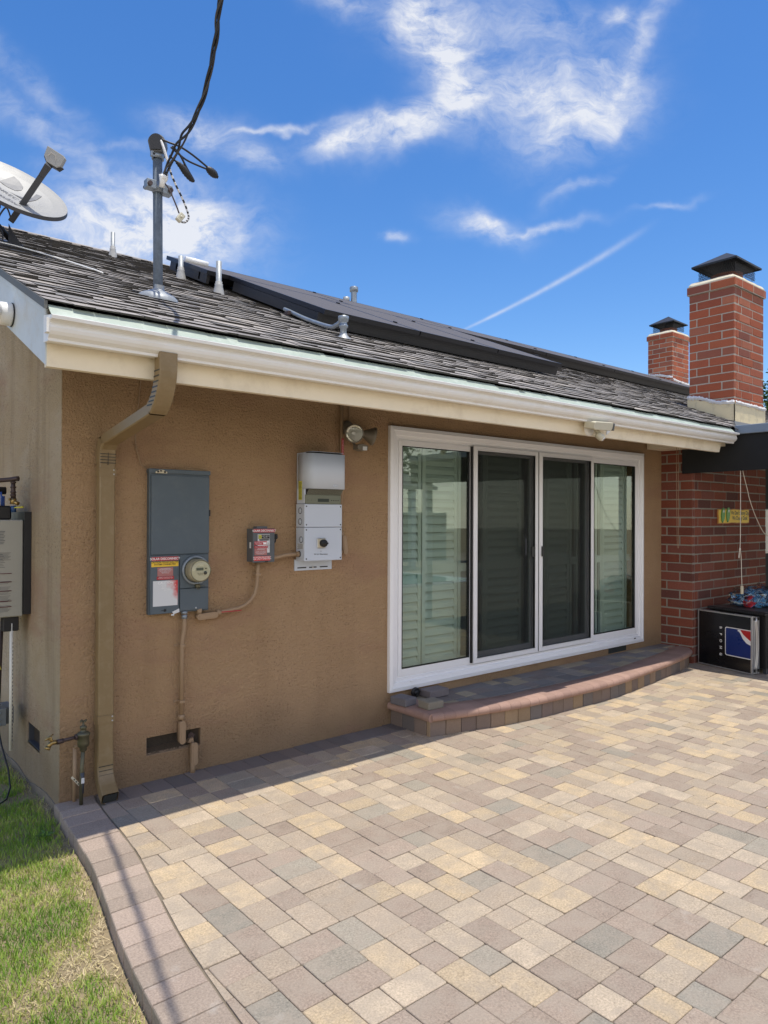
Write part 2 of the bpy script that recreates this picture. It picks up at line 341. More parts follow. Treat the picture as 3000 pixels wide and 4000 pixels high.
M_brick2 = rampmat('dusty shade-dark brick', [(0, (.19, .058, .036)), (.3, (.235, .072, .044)), (.55, (.16, .050, .034)), (.8, (.22, .078, .055)), (.95, (.12, .048, .04))], interp='LINEAR', grain=.35, gs=130, bump=.004, bs=90, spots=(60, (.42, .27, .20), .35))  # breast bricks darkened in colour for the shade under the patio cover
TAN, GRY, MAU, LBG, BGE = (.51, .392, .25), (.285, .255, .205), (.33, .257, .198), (.465, .375, .272), (.395, .315, .232)
M_paver = rampmat('concrete pavers', [(0, TAN), (.14, (.475, .37, .245)), (.27, GRY), (.31, (.32, .28, .22)), (.37, MAU), (.53, (.345, .27, .21)), (.68, LBG), (.86, BGE)], grain=.62, gs=125, bump=.0032, bs=130, var=.17, vs=11, mott=(.36, .30, .235), spots=(6, (.55, .50, .43), .25))
M_border = rampmat('mauve border pavers', [(0, (.36, .282, .222)), (.4, (.385, .30, .238)), (.7, (.34, .27, .212))], interp='LINEAR', grain=.5, gs=125, bump=.0022, bs=190, var=.14, vs=8, spots=(3.2, (.5, .47, .42), .35))
M_wallpav = rampmat('dark soldier pavers', [(0, (.20, .165, .145)), (.5, (.17, .15, .14)), (.8, (.235, .19, .16))], interp='LINEAR', grain=.25, gs=210, bump=.002, bs=190)
M_steptop = rampmat('step pavers', [(0, (.20, .19, .185)), (.35, (.25, .225, .20)), (.6, (.34, .29, .21)), (.8, (.22, .19, .175))], grain=.25, gs=210, bump=.0022, bs=190)
M_nose = rampmat('red bullnose pavers', [(0, (.36, .235, .185)), (.5, (.385, .25, .20)), (.8, (.34, .22, .178))], interp='LINEAR', grain=.25, gs=210, bump=.0022, bs=190)
M_riser = rampmat('riser pavers', [(0, (.22, .17, .14)), (.3, (.31, .225, .145)), (.45, (.20, .155, .135)), (.62, (.27, .20, .15)), (.8, (.165, .145, .135))], grain=.28, gs=180, bump=.003, bs=150)
M_sand = mat('joint sand', (.20, .165, .12), .95, var=.3, vs=40, bump=.002, bs=200)
M_soil = mat('dry soil', (.30, .235, .14), .95, var=.4, vs=14, bump=.012, bs=60, dirt=((.36, .27, .16), .6, 12.))
M_shing = rampmat('asphalt shingles', [(0, (.26, .24, .222)), (.25, (.35, .322, .295)), (.5, (.30, .275, .255)), (.7, (.40, .36, .315)), (.88, (.21, .20, .19))], interp='LINEAR', grain=.55, gs=190, bump=.003, bs=200, var=.25, vs=4, spots=(5, (.30, .24, .19), .3))
M_under = mat('shingle underlay', (.02, .02, .02), .95)
M_solar = mat('solar glass', (.105, .095, .092), .6, var=.04, spec=.2)
M_solfr = mat('black anodised frame', (.02, .02, .024), .38, metal=.3)
M_rail = mat('dark array rail', (.04, .04, .043), .45, metal=.5)
M_metal = mat('aluminium trim', (.55, .55, .55), .35, metal=.7, var=.08)
M_wick = mat('black wicker', (.018, .017, .018), .45, var=.4, vs=60)
M_valf = mat('black shade fabric', (.010, .011, .013), .85, var=.15)
M_cap = mat('slate grey metal trim', (.19, .24, .31), .4, var=.1)
M_cord = mat('white cord', (.62, .56, .47), .8)
M_cable = mat('black cable jacket', (.014, .014, .016), .5)
M_stripe = mat('white taped cable', (.62, .62, .62), .5)
M_wood = mat('weathered board', (.30, .22, .15), .8, var=.3, vs=9)
M_leaf = rampmat('leaves', [(0, (.035, .075, .018)), (.4, (.06, .12, .025)), (.7, (.09, .16, .035)), (.9, (.14, .19, .05))], interp='LINEAR', rough=.6, grain=.1, bump=0)
M_bark = mat('bark', (.10, .075, .055), .9, var=.3)
M_grass = rampmat('grass blades', [(0, (.11, .23, .025)), (.35, (.21, .35, .04)), (.55, (.34, .43, .075)), (.70, (.44, .41, .13)), (.86, (.56, .46, .24)), (1, (.64, .52, .31))], interp='LINEAR', rough=.55, grain=.1, bump=0)
def glass(name, tint, refl=1., rough=0.0, ior=1.5):
    m = bpy.data.materials.new(name); m.use_nodes = True; t = m.node_tree; t.nodes.clear(); b = NB(t)
    tr = b.n('ShaderNodeBsdfTransparent', i_Color=(*tint, 1)); gl = b.n('ShaderNodeBsdfGlossy', i_Color=(.93, 1, .95, 1), i_Roughness=rough)
    ge = b.n('ShaderNodeNewGeometry'); dt = b.n('ShaderNodeVectorMath', operation='DOT_PRODUCT', i_0=ge.outputs['Incoming'], i_1=ge.outputs['Normal']).outputs['Value']
    fr = b.m('ADD', .045, b.m('MULTIPLY', b.m('POWER', b.m('SUBTRACT', 1., b.m('ABSOLUTE', dt)), 5.), .95))
    mx = b.n('ShaderNodeMixShader', i_0=b.m('MULTIPLY', fr, refl, clamp=True)); b.l(tr.outputs[0], mx.inputs[1]); b.l(gl.outputs[0], mx.inputs[2])
    o = b.n('ShaderNodeOutputMaterial'); b.l(mx.outputs[0], o.inputs[0]); return m
M_glass = glass('green tinted glass', (.82, .875, .835), 1.45)
M_bagp = glass('clear plastic film', (.86, .86, .88), 1.6, .12)
def screenm():
    m = bpy.data.materials.new('insect screen'); m.use_nodes = True; t = m.node_tree; t.nodes.clear(); b = NB(t)
    tr = b.n('ShaderNodeBsdfTransparent', i_Color=(1, 1, 1, 1)); df = b.n('ShaderNodeBsdfDiffuse', i_Color=(.035, .038, .038, 1))
    mx = b.n('ShaderNodeMixShader', i_0=.40); b.l(tr.outputs[0], mx.inputs[1]); b.l(df.outputs[0], mx.inputs[2])
    o = b.n('ShaderNodeOutputMaterial'); b.l(mx.outputs[0], o.inputs[0]); return m
M_screen = screenm()
def caution():
    'white sheet with a sun-faded red corner'
    m = mat('faded caution sheet', (.6, .62, .64), .5, var=.03); b = NB(m.node_tree); bs_ = m.node_tree.nodes['Principled BSDF']
    co = b.n('ShaderNodeTexCoord').outputs['Object']; s = b.n('ShaderNodeSeparateXYZ', i_0=co)
    n = b.n('ShaderNodeTexNoise', i_Vector=co, i_Scale=22., i_Detail=3.).outputs['Fac']
    k = b.m('ADD', b.m('MULTIPLY', b.m('SUBTRACT', s.outputs[0], .618), 14.), b.m('ADD', b.m('MULTIPLY', b.m('SUBTRACT', s.outputs[2], 1.150), 9.), b.m('MULTIPLY', b.m('SUBTRACT', n, .5), 2.)))
    c = b.mix(b.m('ADD', k, .15, clamp=True), (.64, .66, .68, 1), (.60, .06, .06, 1)); b.l(c, bs_.inputs['Base Color']); return m
M_caut = caution()
# ------------------------------------------------------------------ ground
g = MB(); g.box(-60, 90, -70, 80, -.3, -.075); st_(P('ground', g, M_soil))
g = MB(); g.box(-14, .1, -20, 20, -.0745, -.0705); st_(P('lawn_soil', g, M_soil))
def bord_out(y):   # outer (lawn) edge of the paver border
    pts = [(.1, .0), (-.1, -.035), (-.26, -.05), (-.66, -.076), (-.87, -.095), (-1.1, -.131), (-1.38, -.180), (-1.62, -.217), (-1.75, -.232), (-1.9, -.245), (-2.04, -.258), (-2.5, -.29), (-3.2, -.32), (-5, -.36)]
    for (a, p), (b_, q) in zip(pts, pts[1:]):
        if y >= b_: t = (y-a)/(b_-a); return p+(q-p)*t
    return -.36
def bord_in(y): return bord_out(y)+.205
# paving: random pattern of small squares and rectangles, laid square to the house
U = .0668
g = MB(); gs_ = .0013
def paver(mb, x0, x1, y0, y1, z1, depth=.055, b=.004, m=0, r=None, cl=None, jz=.0022):
    x0 += gs_; x1 -= gs_; y0 += gs_; y1 -= gs_
    dz = random.uniform(-jz, jz); tx = random.uniform(-.004, .004); ty = random.uniform(-.004, .004)
    cx, cy = (x0+x1)/2, (y0+y1)/2; an = random.uniform(-.008, .008)
    def q(x, y, z):
        X = cx+(x-cx)*cos(an)-(y-cy)*sin(an); Y = cy+(x-cx)*sin(an)+(y-cy)*cos(an)
        if cl: X = max(X, cl(Y))
        return (X, Y, z+dz+(X-cx)*tx+(Y-cy)*ty)
    rc = .005
    def ring(o, z): # rounded-corner outline
        a0, a1, b0, b1 = x0+o, x1-o, y0+o, y1-o
        return [q(a0+rc, b0, z), q(a1-rc, b0, z), q(a1, b0+rc, z), q(a1, b1-rc, z), q(a1-rc, b1, z), q(a0+rc, b1, z), q(a0, b1-rc, z), q(a0, b0+rc, z)]
    Pn = ring(b, z1)+ring(b*.35, z1-b*.3)+ring(0, z1-b)+ring(0, z1-depth); F = [tuple(range(8))]
    for k in (0, 8, 16):
        for i in range(8): F.append((k+i, k+8+i, k+8+(i+1) % 8, k+(i+1) % 8))
    r = random.random() if r is None else r
    bi = len(mb.v); mb.v += Pn
    for n_, fc in enumerate(F): mb.f.append(tuple(bi+i for i in fc)); mb.mi.append(m); mb.r.append(r); mb.sm.append(n_ > 0 and n_ < 17)
NX, NY = 156, 84
rem = [0]*NX; X0, Y0 = -.42, -.195
for row in range(NY):
    i = 0
    while i < NX:
        if rem[i] > 0: i += 1; continue
        j = i
        while j < NX and rem[j] == 0: j += 1
        wd = j-i; k = i
        while wd > 0:
            if wd in (2, 3): s_ = wd
            elif wd == 4: s_ = 2
            else: s_ = random.choice((2, 2, 3))
            if wd < 2: s_ = wd
            h = 2 if s_ == 3 else random.choice((2, 3, 3, 2))
            x0, y1 = X0+k*U, Y0-row*U
            x1, y0 = x0+s_*U, y1-h*U
            yc = (y0+y1)/2
            if x1 > bord_in(yc)+.02: paver(g, x0, x1, y0, y1, 0., cl=lambda Y: bord_in(Y)+.004)
            for q in range(s_): rem[k+q] = h
            k += s_; wd -= s_
        i = j
    rem = [max(0, a-1) for a in rem]
st_(P('patio_paving', g, M_paver, fix=False))
g = MB(); ys2 = [-.02-.15*k for k in range(40)]; g.prism([(bord_out(y)+.02, y) for y in ys2]+[(10.2, -5.87), (10.2, -.0), (.0, 0)], (0, 0, -.07), (1, 0, 0), (0, 1, 0), (0, 0, 1), .063)
st_(P('joint_sand', g, M_sand))
g = MB(); g.box(10.2, 26, -18, 1, -.07, -.004); g.box(-.3, 10.2, -18, -5.87, -.07, -.004); st_(P('far_patio', g, mat('distant paving', (.38, .31, .235), .9, var=.3, vs=7)))
# soldier course along the wall
g = MB(); x = .19
while x < 2.36: paver(g, x, x+.1335, -.195, -.004, 0.); x += .1335
st_(P('wall_paver_row', g, M_wallpav, fix=False))
g = MB(); y = .0; first = True
while y > -4.4:
    dy = .1335 if random.random() < .75 else .10
    y2 = y-dy
    a = [(bord_out(y-.003), y-.003), (bord_in(y)-.003, y-.003+.004), (bord_in(y2)-.003, y2+.002), (bord_out(y2), y2+.003)]
    if y > -.01: a[0] = (-.03, -.004); a[1] = (.185, -.004)
    c_ = (sum(p[0] for p in a)/4, sum(p[1] for p in a)/4); dz = random.uniform(-.002, .002); r = random.random()
    def rg(k, z): return [(c_[0]+(p[0]-c_[0])*k, c_[1]+(p[1]-c_[1])*k, z) for p in a]
    Pn = rg(.93, dz)+rg(.975, dz-.002)+rg(1, dz-.008)+rg(1, -.072); bi = len(g.v); g.v += Pn
    for q in [(0, 1, 2, 3)]+[(k+i, k+4+i, k+4+(i+1) % 4, k+(i+1) % 4) for k in (0, 4, 8) for i in range(4)]: g.f.append(tuple(bi+i for i in q)); g.mi.append(0); g.r.append(r); g.sm.append(False)
    y = y2
st_(P('paver_border', g, M_border))
# lawn
g = MB(); random.seed(11)
def blade(x, y, z, h, wd, r, lean):
    a = random.uniform(0, 2*pi); b_ = random.uniform(0, 2*pi)
    dx, dy = cos(a)*wd, sin(a)*wd; lx, ly = cos(b_)*lean, sin(b_)*lean
    g.v += [(x-dx, y-dy, z), (x+dx, y+dy, z), (x+lx*.4+dx*.7, y+ly*.4+dy*.7, z+h*.6), (x+lx*.4-dx*.7, y+ly*.4-dy*.7, z+h*.6), (x+lx, y+ly, z+h)]
    b0 = len(g.v)-5
    g.f += [(b0, b0+1, b0+2, b0+3), (b0+3, b0+2, b0+4)]; g.mi += [0, 0]; g.r += [r, r]; g.sm += [False, False]
cnt = 0
while cnt < 105000:
    x = random.uniform(-1.5, .0); y = random.uniform(-2.9, 2.4) if random.random() < .85 else random.uniform(-3.6, 5)
    lim = bord_out(y)-.012 if y < 0 else -.02
    if x > lim: continue
    dryn = noise.noise(V((x*3.1, y*3.1, 3)))+.5*noise.noise(V((x*9, y*9, 1)))+.25*noise.noise(V((x*25, y*25, 7)))
    edge = max(0, 1-(lim-x)/.09)
    if random.random() < edge*.5: continue
    if y > .3 and noise.noise(V((x*5, y*4, 9))) > -.05 and random.random() < .8: continue
    dry = .43+dryn*.62+edge*.35+random.uniform(-.22, .22)
    if y < -.9: dry += .06
    if dry > .8 and random.random() < .3: continue
    r = min(.999, max(0, dry)); dl = r > .68
    blade(x, y, -.066, random.uniform(.010, .034)*(0.5 if dl else 1.1), random.uniform(.0011, .0022), r, random.uniform(.006, .026)*(1.5 if dl else 1)); cnt += 1
o = P('lawn_grass', g, M_grass, fix=False); tag(o, 'patchy green and straw coloured lawn grass left of the paver border', 'grass'); o['kind'] = 'stuff'
# small broad-leaved weed in the lawn
g = MB()
for k in range(9):
    a = k*.7+.2; L_ = random.uniform(.04, .065); c0 = V((-.145, -.26, -.055)); d = V((cos(a), sin(a), .45)).normalized(); sd2 = V((-sin(a), cos(a), 0))*.011
    g.face([c0, c0+d*L_*.5+sd2, c0+d*L_+V((0, 0, -.008)), c0+d*L_*.5-sd2], r=.5)
tag(P('weed', g, M_leaf), 'small broad leaved weed in the shaded grass by the border', 'plant')
# ------------------------------------------------------------------ HOUSE
TH = atan(.425); ye, ze = -.865, 2.5425
def RP(x, s, h=0): return V((x, ye+s*cos(TH)-h*sin(TH), ze+s*sin(TH)+h*cos(TH)))
def roofz(y): return 2.57+.425*(y+.8)
YR = 3.62; SR = (YR-ye)/cos(TH); ZR = roofz(YR)
house = T('house', 'single storey brown stucco house with white gutter and grey shingle roof', 'house', (3, 1, 0))
house['label'] = 'single storey brown stucco house with grey shingle roof and brick chimneys'
g = MB()
vx0, vx1, vz0, vz1 = .488, .846, .151, .262
dx0, dx1, dz0, dz1 = 2.44, 5.99, .29, 2.26
tw = .16
zt = 2.82
g.box(0, vx0, 0, tw, -.08, zt); g.box(vx0, vx1, 0, tw, -.08, vz0); g.box(vx0, vx1, 0, tw, vz1, zt); g.box(vx1, dx0, 0, tw, -.08, zt)
g.box(dx0, dx1, 0, tw, -.08, dz0); g.box(dx0, dx1, 0, tw, dz1, zt); g.box(dx1, 6.48, 0, tw, -.08, zt)
P('back_wall', g, M_wall, house)
g = MB()   # side wall with a vent hole y .40-.675, z .18-.304
def sw(y0, y1, z0, z1): g.box(-.0, .12, y0, y1, z0, z1)
g = MB(); T0 = tw+.0
def sp(y0, y1, z0, z1=None):
    za, zb = (z1, z1) if z1 else (roofz(y0)-.1, roofz(y1)-.1)
    g.prism([(y0, z0), (y1, z0), (y1, zb), (y0, za)], (-.004, 0, 0), (0, 1, 0), (0, 0, 1), (1, 0, 0), .12)
sp(.0025, .402, -.075); sp(.402, .675, -.075, .18); sp(.402, .675, .304); sp(.675, YR, -.075)
g.prism([(YR, -.075), (8.2, -.075), (8.2, 2.4), (YR, ZR-.1)], (-.004, 0, 0), (0, 1, 0), (0, 0, 1), (1, 0, 0), .12)
P('side_wall', g, M_side, house)
g = MB(); n = 60; pr_ = None   # ragged cement footing under the stucco on the side wall
for k in range(n): 
    y = .0+k*.06; h1 = -.03+.04*noise.noise(V((y*2.3, 0, 0)))+.012*noise.noise(V((y*9, 3, 0))); h2 = -.03+.04*noise.noise(V(((y+.06)*2.3, 0, 0)))+.012*noise.noise(V(((y+.06)*9, 3, 0)))
    g.prism([(y, -.1), (y+.06, -.1), (y+.06, h2-.006), (y, h1-.006)], (-.012, 0, 0), (0, 1, 0), (0, 0, 1), (1, 0, 0), .011)
P('footing', g, M_foot, house)
# crawl space vents
def vent(name, horiz):
    fr = MB(); ms = MB()
    if horiz:
        ms.box(vx0, vx1, .155, .159, vz0, vz1, 1)
        for k in range(46): x = vx0+(k+.5)*(vx1-vx0)/46; ms.box(x-.0009, x+.0009, .028, .031, vz0, vz1)
        for k in range(15): z = vz0+(k+.5)*(vz1-vz0)/15; ms.box(vx0, vx1, .0255, .0275, z-.0009, z+.0009)
        for k in range(60):
            x = random.uniform(vx0, vx1-.05); ms.box(x, x+random.uniform(.004, .012), .02, .026, vz0, vz0+random.uniform(.002, .012), 2)
        fr.box(vx0, vx1, 0.001, .15, vz0-.004, vz0+.003); fr.box(vx0, vx0+.004, 0.001, .15, vz0+.003, vz1); fr.box(vx1-.004, vx1, .001, .15, vz0+.003, vz1)
    else:
        ms.box(.10, .104, .402, .675, .18, .304, 1)
        for k in range(30): y = .402+(k+.5)*.273/30; ms.box(.03, .033, y-.0009, y+.0009, .18, .304)
        for k in range(14): z = .18+(k+.5)*.124/14; ms.box(.027, .03, .402, .675, z-.0009, z+.0009)
        fr.box(.0, .06, .402, .418, .18, .304); fr.box(.0, .06, .659, .675, .18, .304); fr.box(-.004, .06, .402, .675, .172, .186)
    v = P('crawl_vent', fr, M_cond if horiz else M_dgrey, house, label='mesh crawl vent low in the '+('brown wall under the meter box' if horiz else 'beige side wall'))
    P('mesh_screen', ms, [mat('rusty wire', (.09, .07, .05), .7), M_gask, M_wood], v)
vent('a', True); vent('b', False)
# roof
g = MB()
g.prism([(ye+.01, roofz(ye+.01)-.025), (YR, ZR-.025), (YR, ZR-.15), (ye+.01, roofz(ye+.01)-.13)], (-.25, 0, 0), (0, 1, 0), (0, 0, 1), (1, 0, 0), 17.)
g.prism([(YR, ZR-.012), (8.9, ZR-.012-.425*(8.9-YR)), (8.9, ZR-.13-.425*(8.9-YR)), (YR, ZR-.14)], (-.30, 0, 0), (0, 1, 0), (0, 0, 1), (1, 0, 0), 17.)
roof = P('roof', g, M_under, house)
random.seed(5); g = MB(); EX = .122; nc = int(SR/EX)+1
for c in range(nc):
    s0 = c*EX; x = -.315+random.uniform(-.1, 0)
    while x < 16.8:
        wd = random.choice((.06, .10, .14, .18, .23))*random.uniform(.8, 1.2); x1 = min(x+wd, 16.8); xa = max(x, -.315)
        if x1 <= xa+.01: x += wd; continue
        th = random.choice((.0028, .0045, .0065, .010))+random.uniform(0, .002); jl = random.uniform(-.012, .010); jr = jl+random.uniform(-.006, .006)
        if random.random() < .05: jl -= .025
        sl = max(s0+jl, -.012); s2 = min(s0+EX*1.12, SR)
        a, b_, = xa+.001, x1-.001
        hb = .004
        pts = [RP(a, sl+.009, 0), RP(b_, max(s0+jr, -.012)+.009, 0), RP(b_, s2, -.003), RP(a, s2, -.003), RP(a, sl, th+hb), RP(b_, max(s0+jr, -.012), th+hb+random.uniform(-.003, .003)), RP(b_, s2, th*.35), RP(a, s2, th*.35)]
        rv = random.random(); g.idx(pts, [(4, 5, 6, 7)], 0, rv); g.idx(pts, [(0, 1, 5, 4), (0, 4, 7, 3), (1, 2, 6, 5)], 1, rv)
        x += wd
P('shingles', g, [M_shing, mat('shade-dark shingle edge', (.075, .071, .068), .9)], roof, fix=False)  # tab edges: black asphalt plus shade under the overhang put into the colour
g = MB()
x = -.33
while x < 16.7:   # ridge caps, each lapping the next
    for sgn in (-1, 1):
        d = V((0, cos(TH)*sgn, -sin(TH))); top0 = V((x, YR, ZR+.020)); top1 = V((x+.27, YR, ZR+.045))
        g.idx([top0, top0+V((.33, 0, .006)), top0+V((.33, 0, .006))+d*.15, top0+d*.15, top0-V((0, 0, .014)), top0+d*.15-V((0, 0, .014)), top0+V((.33, 0, -.008))+d*.15], [(0, 1, 2, 3), (0, 3, 5, 4), (3, 2, 6, 5)], 0)
    x += .21
for p in g.v[:0]: pass
P('ridge_caps', g, M_shing, roof)
# fascia board, rake board, gutter, flashing
g = MB()
g.prism([(-.29, 2.268), (6.175, 2.280), (6.285, 2.52), (-.29, 2.53)], (0, -.8, 0), (1, 0, 0), (0, 0, 1), (0, 1, 0), .038)
P('fascia_board', g, M_cream, house)
g = MB(); g.prism([(-.796, 2.275), (3.7, 2.275+.436*4.496), (3.7, 2.515+.427*4.496), (-.796, 2.515)], (-.296, 0, 0), (0, 1, 0), (0, 0, 1), (1, 0, 0), .040)
g.prism([(-.83, 2.488), (3.7, 2.488+.425*4.53), (3.7, 2.54+.425*4.53), (-.83, 2.54)], (-.304, 0, 0), (0, 1, 0), (0, 0, 1), (1, 0, 0), .007)
P('rake_board', g, M_bluew, house)
g = MB(); g.prism([(-.86, roofz(-.86)-.035), (3.7, roofz(3.7)-.035), (3.7, roofz(3.7)+.002), (-.86, roofz(-.86)+.002)], (-.318, 0, 0), (0, 1, 0), (0, 0, 1), (1, 0, 0), .014)
P('rake_drip_edge', g, mat('grey drip edge', (.12, .12, .11), .6), house)
g = MB(); g.prism([(-.29, roofz(-.29)-.25), (-.0, roofz(-.29)-.25), (-.0, roofz(-.29)-.10), (-.29, roofz(-.29)-.10)], (0, -.76, 0), (1, 0, 0), (0, 0, 1), (0, 1, 0), .02)
g = MB()
prof_ = [(-.802, 2.505), (-.802, 2.385), (-.866, 2.378), (-.872, 2.380), (-.873, 2.392), (-.880, 2.397), (-.892, 2.406), (-.902, 2.420), (-.906, 2.434), (-.903, 2.447), (-.898, 2.456), (-.902, 2.464), (-.930, 2.467), (-.932, 2.482), (-.924, 2.486), (-.916, 2.480), (-.90, 2.470), (-.88, 2.45), (-.866, 2.40), (-.81, 2.392), (-.808, 2.505)]
prof = [(a, b_-.012) for a, b_ in prof_]
GX0, GX1 = -.305, 6.345
def gsh(x): return .0010*x
for k in range(len(prof)-1):
    (a, b_), (c, d) = prof[k], prof[k+1]
    g.face([(GX0, a, b_), (GX1, a, b_+gsh(7)), (GX1, c, d+gsh(7)), (GX0, c, d)], sm=True, r=.5)
g.face([(GX0, a, b_) for a, b_ in prof[:14]], r=.5); g.face([(GX1, a, b_+gsh(7)) for a, b_ in prof[:14]], r=.5)
# folded end tab
g.box(-.318, -.303, -.90, -.86, 2.40, 2.462)
gut = P('gutter', g, M_gut, house)
g = MB()
for k in range(9):
    x0 = -.300+k*.735; x1 = min(x0+.75, 6.32); z0 = .0015*(k % 2)
    g.idx([(x0, -.845, 2.533+z0), (x1, -.845, 2.533+z0+.004), (x1, -.903, 2.478+z0+.004), (x0, -.903, 2.478+z0), (x0, -.905, 2.455), (x1, -.905, 2.459)], [(0, 1, 2, 3), (3, 2, 5, 4)], 0, .5)
P('gutter_flashing', g, M_galv, house)
# soffit board near the brick and corner trims
g = MB(); g.box(6.13, 6.46, -.75, -.02, 2.36, 2.43); P('soffit_board', g, M_cream, house)
# downspout
def dsp(path, wx=.088, wy=.064):
    mb = MB(); rg = []
    for i, (x, y, z) in enumerate(path):
        a = V(path[max(i-1, 0)]); b_ = V(path[min(i+1, len(path)-1)]); t = (b_-a).normalized(); n_ = V((1, 0, 0)).cross(t).normalized()
        # ribbed front
        pf = []
        m_ = 9
        for k in range(m_+1):
            u = -wx/2+wx*k/m_; dd = (.0 if k in (0, m_) else (.0035 if k % 2 else 0.))
            pf.append((u, wy/2-dd if 0 < k < m_ else wy/2-.006))
        pf += [(wx/2, wy/2-.012), (wx/2, -wy/2+.006), (wx/2-.006, -wy/2), (-wx/2+.006, -wy/2), (-wx/2, -wy/2+.006), (-wx/2, wy/2-.012)]
        c_ = V((x, y, z)); ext = (i % 2)*.0 
        rg.append([c_+V((1, 0, 0))*u+n_*v for u, v in pf])
    N = len(rg[0])
    for A, B in zip(rg, rg[1:]):
        mb.idx(A+B, [(k, (k+1) % N, N+(k+1) % N, N+k) for k in range(N)], 0, .5)
    return mb
dx_ = .226
g = dsp([(dx_, -.045, 2.00), (dx_, -.045, .235)])
ds = P('downspout', g, M_down, house)
def elbow(p0, pts): pass
# upper elbow: outlet, crimped bend, diagonal, crimped bend
up = [(dx_+.012, -.862, 2.392), (dx_+.012, -.862, 2.33)]
for k in range(9):
    a = radians(6+k*6.6); up.append((dx_+.012, -.862+.23*(1-cos(a)), 2.33-.23*sin(a)))
g = dsp(up, .092, .068)
for k in range(2, 10):
    x, y, z = up[k]; g.box(x-.047, x-.0455, y-.03, y+.032, z-.004, z+.003, 1)
P('upper_elbow', g, [M_down, M_black], ds)
e = V(up[-1]); g = dsp([tuple(e), (dx_+.002, -.115, 2.035), (dx_, -.068, 2.00)], .087, .063); P('diagonal_pipe', g, M_down, ds)
g = dsp([(dx_, -.085, 2.03), (dx_, -.06, 2.0), (dx_, -.048, 1.96), (dx_, -.045, 1.90)], .092, .069)
for k in range(6): z = 1.90+k*.017; g.box(dx_-.044, dx_+.044, -.0835, -.078, z, z+.0035, 1)
g.box(dx_-.001, dx_+.001, -.084, -.078, 1.89, 2.0, 1)
P('lower_bend', g, [M_down, M_black], ds)
def strap(z):
    mb = MB(); mb.box(dx_-.047, dx_+.047, -.081, -.012, z-.022, z+.022)
    for q in (-.012, .012): mb.lathe([(0, .003), (.004, .002), (.005, 0)], (dx_+.034, -.081, z+q), (0, -1, 0), 8, 1)
    P('strap', mb, [M_down, M_metal], ds)
strap(1.85); strap(.44)
lo = [(dx_, -.045, .24), (dx_, -.045, .20)]
for k in range(1, 8): a = radians(k*8.); lo.append((dx_-.001*k, -.045-.17*(1-cos(a)), .20-.17*sin(a)))
lo.append((dx_-.012, -.185, .028))
g = dsp(lo, .091, .067)
for k in range(2, 8):
    x, y, z = lo[k]; g.box(x-.040, x+.040, y-.038, y-.0335, z-.0015, z+.0015, 1)
x, y, z = lo[-1]; t = (V(lo[-1])-V(lo[-2])).normalized(); n_ = V((1, 0, 0)).cross(t)
c_ = V((x, y, z))+t*.001; g.face([c_+V((sx_*.038, 0, 0))+n_*sy_*.027 for sx_, sy_ in ((-1, -1), (1, -1), (1, 1), (-1, 1))], 1)
P('outlet_elbow', g, [M_down, M_dark], ds)
g = MB(); g.box(.585, .632, -.045, -.001, 2.29, 2.345); P('wall_block', g, M_cond, house)
g = MB(); g.tube([(.443, -.008, 2.75), (.442, -.008, 2.42), (.428, -.008, 2.27), (.409, -.008, 2.09), (.415, -.008, 2.0), (.445, -.008, 1.905), (.49, -.01, 1.875)], .004, 6); P('wire', g, M_cond, house)
g = MB(); g.box(5.41, 5.745, -.0025, .05, .178, .236); P('dark_gap_block', g, M_dark, house)  # solid block coloured near black in place of a shaded recess
# ------------------------------------------------------------------ sliding door
YF = -.03
door = P('sliding_door', (lambda m_: (m_.box(2.50, 5.93, .045, .075, .305, .325), m_)[1])(MB()), M_vinyl, house)
def frame(mb, x0, x1, z0, z1, w, y0, y1, m=0):
    mb.box(x0, x0+w, y0, y1, z0, z1, m); mb.box(x1-w, x1, y0, y1, z0, z1, m); mb.box(x0+w, x1-w, y0, y1, z0, z0+w, m); mb.box(x0+w, x1-w, y0, y1, z1-w, z1, m)
def mitre(mb, x0, x1, z0, z1, wl, wt, wb, wr, y0, y1):
    'mitred casing ring: outer edge at depth y0, inner at y1'
    o = [(x0, z0), (x1, z0), (x1, z1), (x0, z1)]; i = [(x0+wl, z0+wb), (x1-wr, z0+wb), (x1-wr, z1-wt), (x0+wl, z1-wt)]
    for k in range(4):
        a, b_, c, d = o[k], o[(k+1) % 4], i[(k+1) % 4], i[k]
        mb.face([(a[0], y0, a[1]), (b_[0], y0, b_[1]), (c[0], y1, c[1]), (d[0], y1, d[1])])
g = MB()
A0, A1, B0, B1 = 2.387, 6.055, .243, 2.306
def cas(i0, i1, ya, yb): mitre(g, A0+i0, A1-i0, B0+i0, B1-i0, i1-i0, i1-i0, i1-i0, i1-i0, ya, yb)
cas(0, 0.0001, .0, -.030); cas(0, .030, -.030, -.036); cas(.030, .034, -.036, -.030); cas(.034, .066, -.030, -.024); cas(.066, .068, -.024, -.010); cas(.068, .092, -.010, -.010); cas(.092, .094, -.010, .004); cas(.094, .112, .004, .004); cas(.112, .113, .004, .05)
P('casing', g, M_vinyl, door, fix=False)
g = MB()
